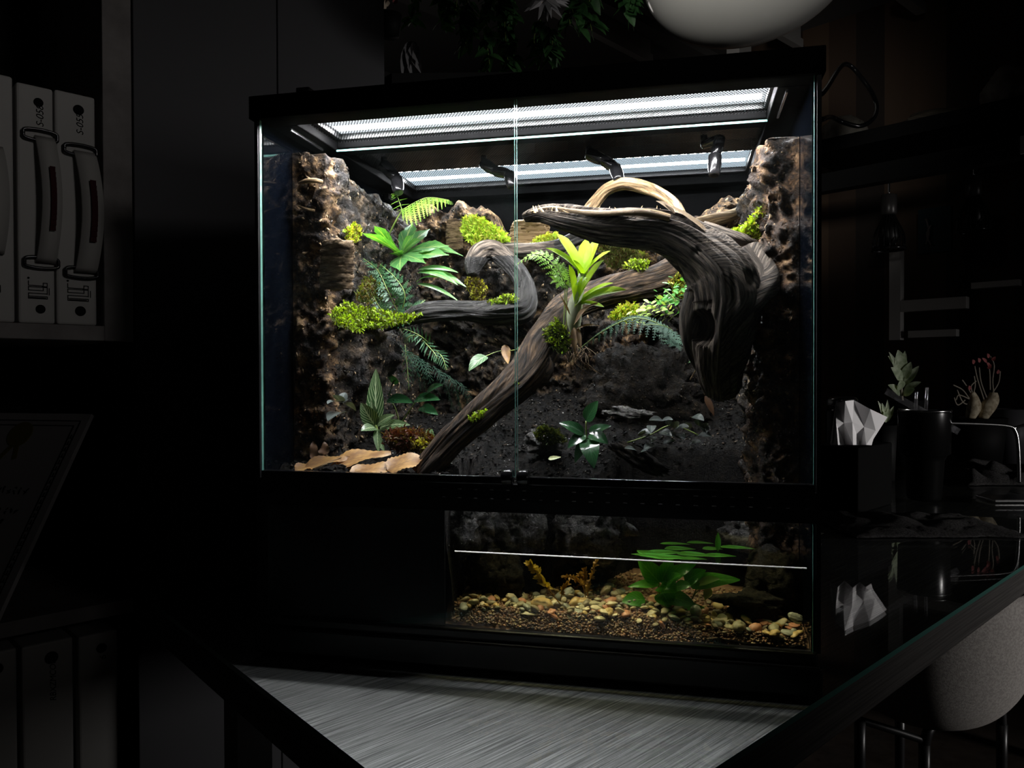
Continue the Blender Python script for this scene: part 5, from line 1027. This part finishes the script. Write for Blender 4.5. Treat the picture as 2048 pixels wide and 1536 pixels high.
p0 = AZ(1684, 960, 0); dj = (p0 - CAM).dot(FWD); t = thing('jar', 'dark jar with a chrome clamp lid behind the white tissue', 'jar', p0); zt = ADp(1684, 806, dj).z; mb = MB(); mb.lathe([(.04, 0), (.046, .01), (.046, zt - .03), (.040, zt - .01)], p0, 28); mb.build('body', blackgloss, t)
mb = MB(); mb.lathe([(.040, zt - .01), (.043, zt - .004), (.043, zt + .012), (.036, zt + .018), (.02, zt + .018)], p0, 28); mb.build('lid', chrome, t)
def cloth(label, px, py, dz, wpx, dpx, seed, h, mat):
    c = AZ(px, py, 0); dep = (c - CAM).dot(FWD); k = dep / F; a = wpx * k / 2; b = dpx; mb = MB(); nu, nv = 60, 36; vs = []
    for i in range(nu + 1):
        for j in range(nv + 1):
            u, v = i / nu * 2 - 1, j / nv * 2 - 1; e = max(abs(u), abs(v)); p = c + RGT * (u * a * (1 + .08 * NZ.noise(V((v * 3, seed, 0))))) + FWD * (v * b * (1 + .1 * NZ.noise(V((u * 3, seed, 5)))))
            z = .003 + h * max(0, (1 - e ** 3)) * (.45 + .9 * abs(NZ.noise(V((u * 2.2 + seed, v * 1.8, 0))))) + .003 * max(0, NZ.noise(V((u * 22, v * 16, seed)))); vs.append(V((p.x, p.y, z)))
    mb.add(vs, [(i * (nv + 1) + j, (i + 1) * (nv + 1) + j, (i + 1) * (nv + 1) + j + 1, i * (nv + 1) + j + 1) for i in range(nu) for j in range(nv)]); o = mb.build('cloth', mat); o.modifiers.new('thick', 'SOLIDIFY').thickness = .002; return tag(o, label, 'cloth')
towel = noisy('dark_towel', [(.4, (.016, .015, .015)), (.65, (.07, .068, .068))], 300, 5, (.8, 1.), 1., .002, spec=.1)
cloth('dark terry cloth lying on the table beside the terrarium', 1822, 1052, 0, 330, .12, 2, .022, towel)
cloth('crumpled grey cloth behind the phone, right of the tumbler', 1972, 960, 0, 170, .12, 6, .055, towel)
pp = AZ(2030, 1001, 0); t = thing('phone', 'phone with a shiny rim lying at the right edge of the table', 'phone', pp); mb = MB(); mb.obox(pp + V((0, 0, .005)), RGT * .075, FWD * .04, V((0, 0, .0035))); mb.build('body', chrome, t, smooth=False, bevel=.002); mb = MB(); mb.obox(pp + V((0, 0, .0088)), RGT * .073, FWD * .038, V((0, 0, .0003))); mb.build('screen', blackgloss, t, smooth=False)
mb = MB(); dR = 1.95; tube(mb, [(*ADp(x, y, dR), .0045) for x, y in ((1890, 846, ), (1960, 848), (2015, 852), (2030, 862), (2036, 890), (2038, 940), (2038, 965))], 40, 10); tube(mb, [(*ADp(2028, 856, dR), .004), (*ADp(2048, 850, dR + .1), .004), (*ADp(2090, 838, dR + .3), .004)], 10, 8)
tag(mb.build('wire_rack', chrome), 'bent steel wire rack arm standing at the right edge of the table', 'rack')
potm = simple('grey_pot', (.10, .10, .11), .5)
def pot(mb, p, r, h): mb.lathe([(r * .8, 0), (r, h), (r * .92, h), (r * .9, h * .8), (.01, h * .8)], p, 32)
p0 = AZ(2022, 925, 0); p0.z = 0.; dd = (p0 - CAM).dot(FWD); t = thing('grey_pot', 'plain grey pot behind the wire rack', 'pot', p0); mb = MB(); r0 = 34 * dd / F; hh = ADp(2022, 818, dd).z; mb.lathe([(r0 * .8, .0), (r0, hh), (r0 * .93, hh), (r0 * .7, hh * .3), (.01, hh * .3)], p0, 32); mb.build('body', potm, t)
def potbase(px, pyb, pyt, rpx):
    p = AZ(px, pyb, 0); d = (p - CAM).dot(FWD); return p, d, rpx * d / F, ADp(px, pyt, d).z
palel = leafmat('pale_leaf', (.55, .62, .45), (.26, .34, .20), .5, .2); trunkm = noisy('caudex_skin', [(.4, (.36, .29, .19)), (.6, (.66, .58, .42))], 60, 5, (.6, .9), .4, .003); twigm = simple('thin_stem', (.34, .30, .24), .7); redl = leafmat('red_leaf', (.60, .22, .22), (.45, .10, .10), .5, .2)
p0, dd, r0, z0_ = potbase(1808, 930, 800, 36); t = thing('potted_plant', 'potted plant with pale pointed leaves behind the tumbler', 'plant', p0); mb = MB(); pot(mb, p0, r0, z0_); mb.build('pot', blackmatt, t); mb = MB()
for (bx, by, x, y, w) in ((1800, 760, 1778, 704, 12), (1802, 750, 1796, 700, 26), (1805, 765, 1782, 735, 24), (1808, 770, 1838, 732, 16), (1806, 760, 1822, 724, 18), (1808, 780, 1842, 764, 14), (1800, 780, 1800, 760, 20), (1796, 740, 1776, 712, 14), (1806, 790, 1830, 778, 18), (1800, 790, 1776, 770, 20), (1803, 740, 1810, 702, 12)): leaf(mb, ADp(bx, by, dd), ADp(x, y, dd - .03), w * dd / F, V((0, -.8, .5)), .15, .25, 'lance', 7)
mb.build('leaves', palel, t); mb = MB(); tube(mb, [(*ADp(1806, 812, dd), .004), (*ADp(1803, 780, dd), .004), (*ADp(1802, 735, dd), .002)], 8, 6); mb.build('stem', twigm, t)
p0, dd, r0, z0_ = potbase(1770, 960, 850, 22); t = thing('potted_plant', 'small succulent between the tissue and the tumbler', 'plant', p0); mb = MB(); pot(mb, p0, r0, z0_); mb.build('pot', blackmatt, t); mb = MB()
for (x, y, w) in ((1756, 802, 9), (1764, 806, 10), (1778, 816, 12), (1788, 812, 10), (1775, 800, 9), (1768, 822, 12)): leaf(mb, ADp(1772, 845, dd), ADp(x, y, dd - .02), w * dd / F, V((0, -.8, .5)), .1, .3, 'lance', 6)
mb.build('leaves', palel, t)
p0, dd, r0, z0_ = potbase(1955, 930, 835, 52); t = thing('potted_caudex_plant', 'fat stemmed succulent with thin bare branches and red tips at the right', 'plant', p0); mb = MB(); pot(mb, p0, r0, z0_); mb.build('pot', blackmatt, t)
mb = MB(); W3 = lambda x, y, r: (*ADp(x, y, dd), r * dd / F); tube(mb, [W3(1966, 838, 8), W3(1975, 815, 14), W3(1985, 800, 12), W3(1987, 785, 7)], 16, 14, lump=.15); tube(mb, [W3(1940, 838, 8), W3(1948, 815, 13), W3(1948, 798, 9), W3(1944, 785, 5)], 16, 14, lump=.15); mb.build('trunk', trunkm, t)
mb = MB()
for pts in (((1987, 785), (1985, 760), (1988, 730), (1980, 712)), ((1975, 800), (1962, 765), (1958, 735)), ((1968, 800), (1955, 760), (1949, 732)), ((1985, 785), (1997, 765), (2000, 742)), ((1980, 780), (1979, 745), (1976, 725)), ((1944, 785), (1942, 772), (1952, 762)), ((1940, 800), (1925, 780), (1906, 770)), ((1942, 800), (1918, 790), (1912, 800)), ((1944, 790), (1930, 768), (1924, 760)), ((1946, 790), (1950, 770), (1948, 752)), ((1930, 800), (1915, 810), (1908, 795)), ((1944, 810), (1926, 805), (1914, 780))): tube(mb, [W3(x, y, 1.4) for x, y in pts], 12, 5)
mb.build('branches', twigm, t); mb = MB()
for (x, y) in ((1978, 716), (1974, 725), (1980, 734), (1976, 738), (1984, 722), (1996, 748), (1960, 725), (1948, 728), (1940, 780)): leaf(mb, ADp(x, y, dd), ADp(x + RND.gauss(0, 6), y - 9, dd - .01), 7 * dd / F, V((0, -.9, .3)), .1, .2, 'lance', 5)
mb.build('leaves', redl, t)
# far wall: shelf board with bundles, rail with cage lamps, dark screen, white frame
US = 2.9
def wb(name, px0, py0, px1, py1, u, th, dpt, mat, label, cat, thpx=None):
    A, B = AU(px0, py0, u), AU(px1, py1, u); zc = (A.z + B.z) / 2; A.z = B.z = zc; d = B - A; mb = MB(); mb.obox((A + B) / 2 + AD * dpt / 2, d / 2, AD * dpt / 2, V((0, 0, th / 2))); return tag(mb.build(name, mat, smooth=False), label, cat)
wb('wall_shelf', 1600, 300, 2140, 188, US, .05, .45, blackmatt, 'long black shelf high on the plank wall at the right', 'shelf')
zS = (AU(1600, 300, US).z + AU(2140, 188, US).z) / 2 + .0255
bagm = noisy('bag_film', [(.4, (.22, .20, .17)), (.6, (.42, .39, .34))], 12, 4, (.2, .5), .6, .01); bundlem = noisy('stick_bundle', [(.4, (.06, .05, .035)), (.6, (.16, .135, .10))], 4, 4, (.6, .9), .6, .004, mapping=(4, 4, 60))
def sack(name, label, px, py, rpx, seed, mat, sq=(1, .7, .8), cat='bag'):
    p = AU(px, py, US + .2); d = (p - CAM).dot(FWD); r = rpx * d / F; p.z = zS + r * sq[2] * .92; return rock(name, label, p, (r * sq[0], r * sq[1], r * sq[2]), mat, seed, .15, 4, cat=cat, fine=.06)
sack('plastic_bag', 'crumpled plastic bag on the high shelf behind the cable loop', 1690, 225, 44, 3, bagm); sack('stick_bundle', 'flat bundle of sticks lying in the middle of the high shelf', 1880, 205, 60, 8, bundlem, (1.2, .6, .35), 'bundle'); sack('plastic_bag', 'large pale plastic bag at the right end of the high shelf', 2030, 150, 58, 12, bagm, (1, .8, .85))
wb('lamp_rail', 1560, 388, 2052, 282, 2.6, .06, .05, black, 'black rail carrying two cage lamps in front of the plank wall', 'rail')
wb('rail_cap', 2040, 290, 2062, 286, 2.59, .05, .04, railm, 'pale end cap on the right end of the lamp rail', 'cap')
def cagelamp(label, px, ytop, ybot, dep):
    c = ADp(px, ybot, dep); k = dep / F; t = thing('cage_lamp', label, 'lamp', ADp(px, ytop, dep)); A = ADp(px, ytop, dep); mb = MB(); hz = (ybot - ytop) * k; tube(mb, [(*A, .004), (*(A - UPZ * hz * .1), .004), (*(A - UPZ * hz * .22), .004)], 6, 8); mb.build('stem', chrome, t)
    mb = MB(); z1 = A.z - hz * .2; mb.lathe([(.022, -.075), (.026, -.07), (.026, -.005), (.01, 0)], (A.x, A.y, z1), 24); mb.build('socket', simple('socket_grey', (.07, .065, .065), .35, .3) if 'socket_grey' not in MATS else MATS['socket_grey'], t)
    mb = MB(); z2 = z1 - .075; rr = 30 * k
    for q in range(18):
        a = 2 * PI * q / 18; D_ = V((math.cos(a), math.sin(a), 0)); tube(mb, [(*(V((A.x, A.y, z2)) + D_ * r + UPZ * z), .0022) for r, z in ((.018, 0), (rr * .55, -.025), (rr * .92, -.07), (rr, -.12))], 10, 5)
    mb.lathe([(rr - .003, -.125), (rr + .004, -.125), (rr + .004, -.117), (rr - .003, -.117)], (A.x, A.y, z2), 32, cap=False); mb.build('cage', blackgloss, t); mb = MB(); mb.lathe([(.012, 0), (.03, -.04), (.035, -.08), (.02, -.108), (.004, -.112)], (A.x, A.y, z2), 24); mb.build('bulb', black, t)
cagelamp('cage lamp hanging nearer the terrarium from the black rail', 1778, 358, 505, 2.75); cagelamp('cage lamp at the right end of the black rail', 1948, 318, 482, 2.75)
def wallbox(name, label, cat, x0, y0, x1, y1, u, mat, dpt=.03):
    A, B = AU(x0, y1, u), AU(x1, y0, u); zm0, zm1 = AU((x0 + x1) / 2, y1, u).z, AU((x0 + x1) / 2, y0, u).z; mb = MB(); a, b = (A - CAM).dot(BD), (B - CAM).dot(BD); pb(mb, u, u + dpt, min(a, b), max(a, b), zm0, zm1); return tag(mb.build(name, mat, smooth=False), label, cat)
teal = simple('dark_teal_screen', (.012, .035, .05), .3); scr = wallbox('wall_screen', 'dim teal screen with two curved strokes between the cage lamps', 'screen', 1836, 415, 1902, 505, 3.4, teal)
mb = MB()
for sgn, x, yy, hw in ((1, 1846, 437, 26), (-1, 1868, 450, 20)): tube(mb, [(*(AU(x + sgn * (6 if k != 1 else (12 if sgn > 0 else 14)) , yy + k * hw * 1., 3.39)), .004) for k in range(3)], 12, 6)
o = mb.build('stroke', simple('pale_stroke', (.25, .22, .22), .5)); o.parent = scr; o.location = WL[o.name] - WL[scr.name]
wfr = simple('white_board', (.85, .82, .80), .6); wf = thing('display_frame', 'white painted frame with a long arm standing against the plank wall', 'frame', AU(1790, 690, 3.3))
for nm, a in (('upright', (1778, 500, 1801, 680)), ('arm', (1801, 597, 1932, 620)), ('arm', (1816, 660, 1912, 674)), ('arm', (1942, 562, 2038, 574))):
    A, B = AU(a[0], a[3], 3.3), AU(a[2], a[1], 3.3); mb = MB(); q0, q1 = (A - CAM).dot(BD), (B - CAM).dot(BD); pb(mb, 3.3, 3.34, min(q0, q1), max(q0, q1), AU((a[0] + a[2]) / 2, a[3], 3.3).z, AU((a[0] + a[2]) / 2, a[1], 3.3).z); mb.build(nm, wfr, wf, smooth=False)

# ------------------------------------------------------------------ chair by the right table edge
dC = 1.12; chairm = noisy('chair_fabric', [(.4, (.30, .28, .265)), (.6, (.42, .395, .37))], 260, 3, (.8, .95), .6, .001, spec=.1)
ch = thing('shell_chair', 'grey upholstered shell chair standing by the right edge of the table', 'chair', (ADp(1900, 1500, dC).x, ADp(1900, 1500, dC).y, -.75))
cB = ADp(1850, 1192, 1.45); kB = 1.45 / F; mb = MB(); vs = []; nu, nv = 64, 26
for i in range(nu):
    a = 2 * PI * i / nu
    for j in range(nv + 1):
        b = (j / nv) * (PI / 2 + .18); rr = math.cos(b - .18) ** .72; p = cB + RGT * (math.cos(a) * 200 * kB * rr) + FWD * (math.sin(a) * 200 * kB * rr) - UPZ * (math.sin(max(0, b - .18)) * 244 * kB - max(0, .18 - b) * .25); vs.append(p)
mb.add(vs, [(i * (nv + 1) + j, i * (nv + 1) + j + 1, ((i + 1) % nu) * (nv + 1) + j + 1, ((i + 1) % nu) * (nv + 1) + j) for i in range(nu) for j in range(nv)])
o = mb.build('shell', chairm, ch); sd = o.modifiers.new('thick', 'SOLIDIFY'); sd.thickness = .02; sd.offset = -1
mb = MB(); W3 = lambda x, y, d, r: (*ADp(x, y, d), r)
tube(mb, [W3(1720, 1440, 1.40, .007), W3(1790, 1462, 1.40, .007), W3(1850, 1482, 1.40, .007)], 12, 8); tube(mb, [W3(1935, 1412, 1.45, .009), W3(1880, 1440, 1.42, .009), W3(1858, 1460, 1.40, .009), W3(1849, 1490, 1.40, .009)], 24, 10)
tube(mb, [W3(1935, 1412, 1.45, .009), W3(1985, 1394, 1.5, .009), W3(2000, 1410, 1.5, .009), W3(2004, 1450, 1.5, .009)], 24, 10); mb.build('frame', black, ch)
for x, y, d in ((1849, 1488, 1.40), (2004, 1448, 1.5), (1720, 1440, 1.40), (1800, 1420, 1.62)):
    A = ADp(x, y, d); mb = MB(); tube(mb, [(*A, .010), (A.x, A.y, (A.z - .75) / 2, .009), (A.x, A.y, -.75, .009)], 6, 10); mb.build('leg', black, ch)

# ------------------------------------------------------------------ repeats of one kind share a group phrase
GRP = {'ring_binder': 'white ring binders on the shelves', 'spray_nozzle': 'spray nozzles under the lid', 'moss': 'moss clumps inside the terrarium', 'driftwood': 'driftwood pieces in the terrarium',
       'dead_leaf': 'dead leaves in the terrarium', 'stone': 'larger stones on the pool bed', 'hanging_ivy': 'ivy hanging from the ceiling', 'cage_lamp': 'cage lamps on the black rail', 'aquarium_lamp': 'strip lamps on the lid',
       'ceiling_rail': 'white ceiling rails', 'rock': 'rocks around the pool', 'twig': 'twigs in the terrarium', 'bark_wall': 'bark walls of the terrarium', 'bark_slab': 'bark pieces on the walls', 'straw': 'straws in the tumbler',
       'cloth': 'cloths on the table', 'potted_plant': 'small potted plants on the table', 'plastic_bag': 'plastic bags on the high shelf', 'jewel_orchid_leaf': 'pale veined leaves', 'fern_frond': 'light green ferns'}
for o in scene.objects:
    b = o.name.split('.')[0]
    if o.parent is None and b in GRP and 'category' in o and 'group' not in o: o['group'] = GRP[b]
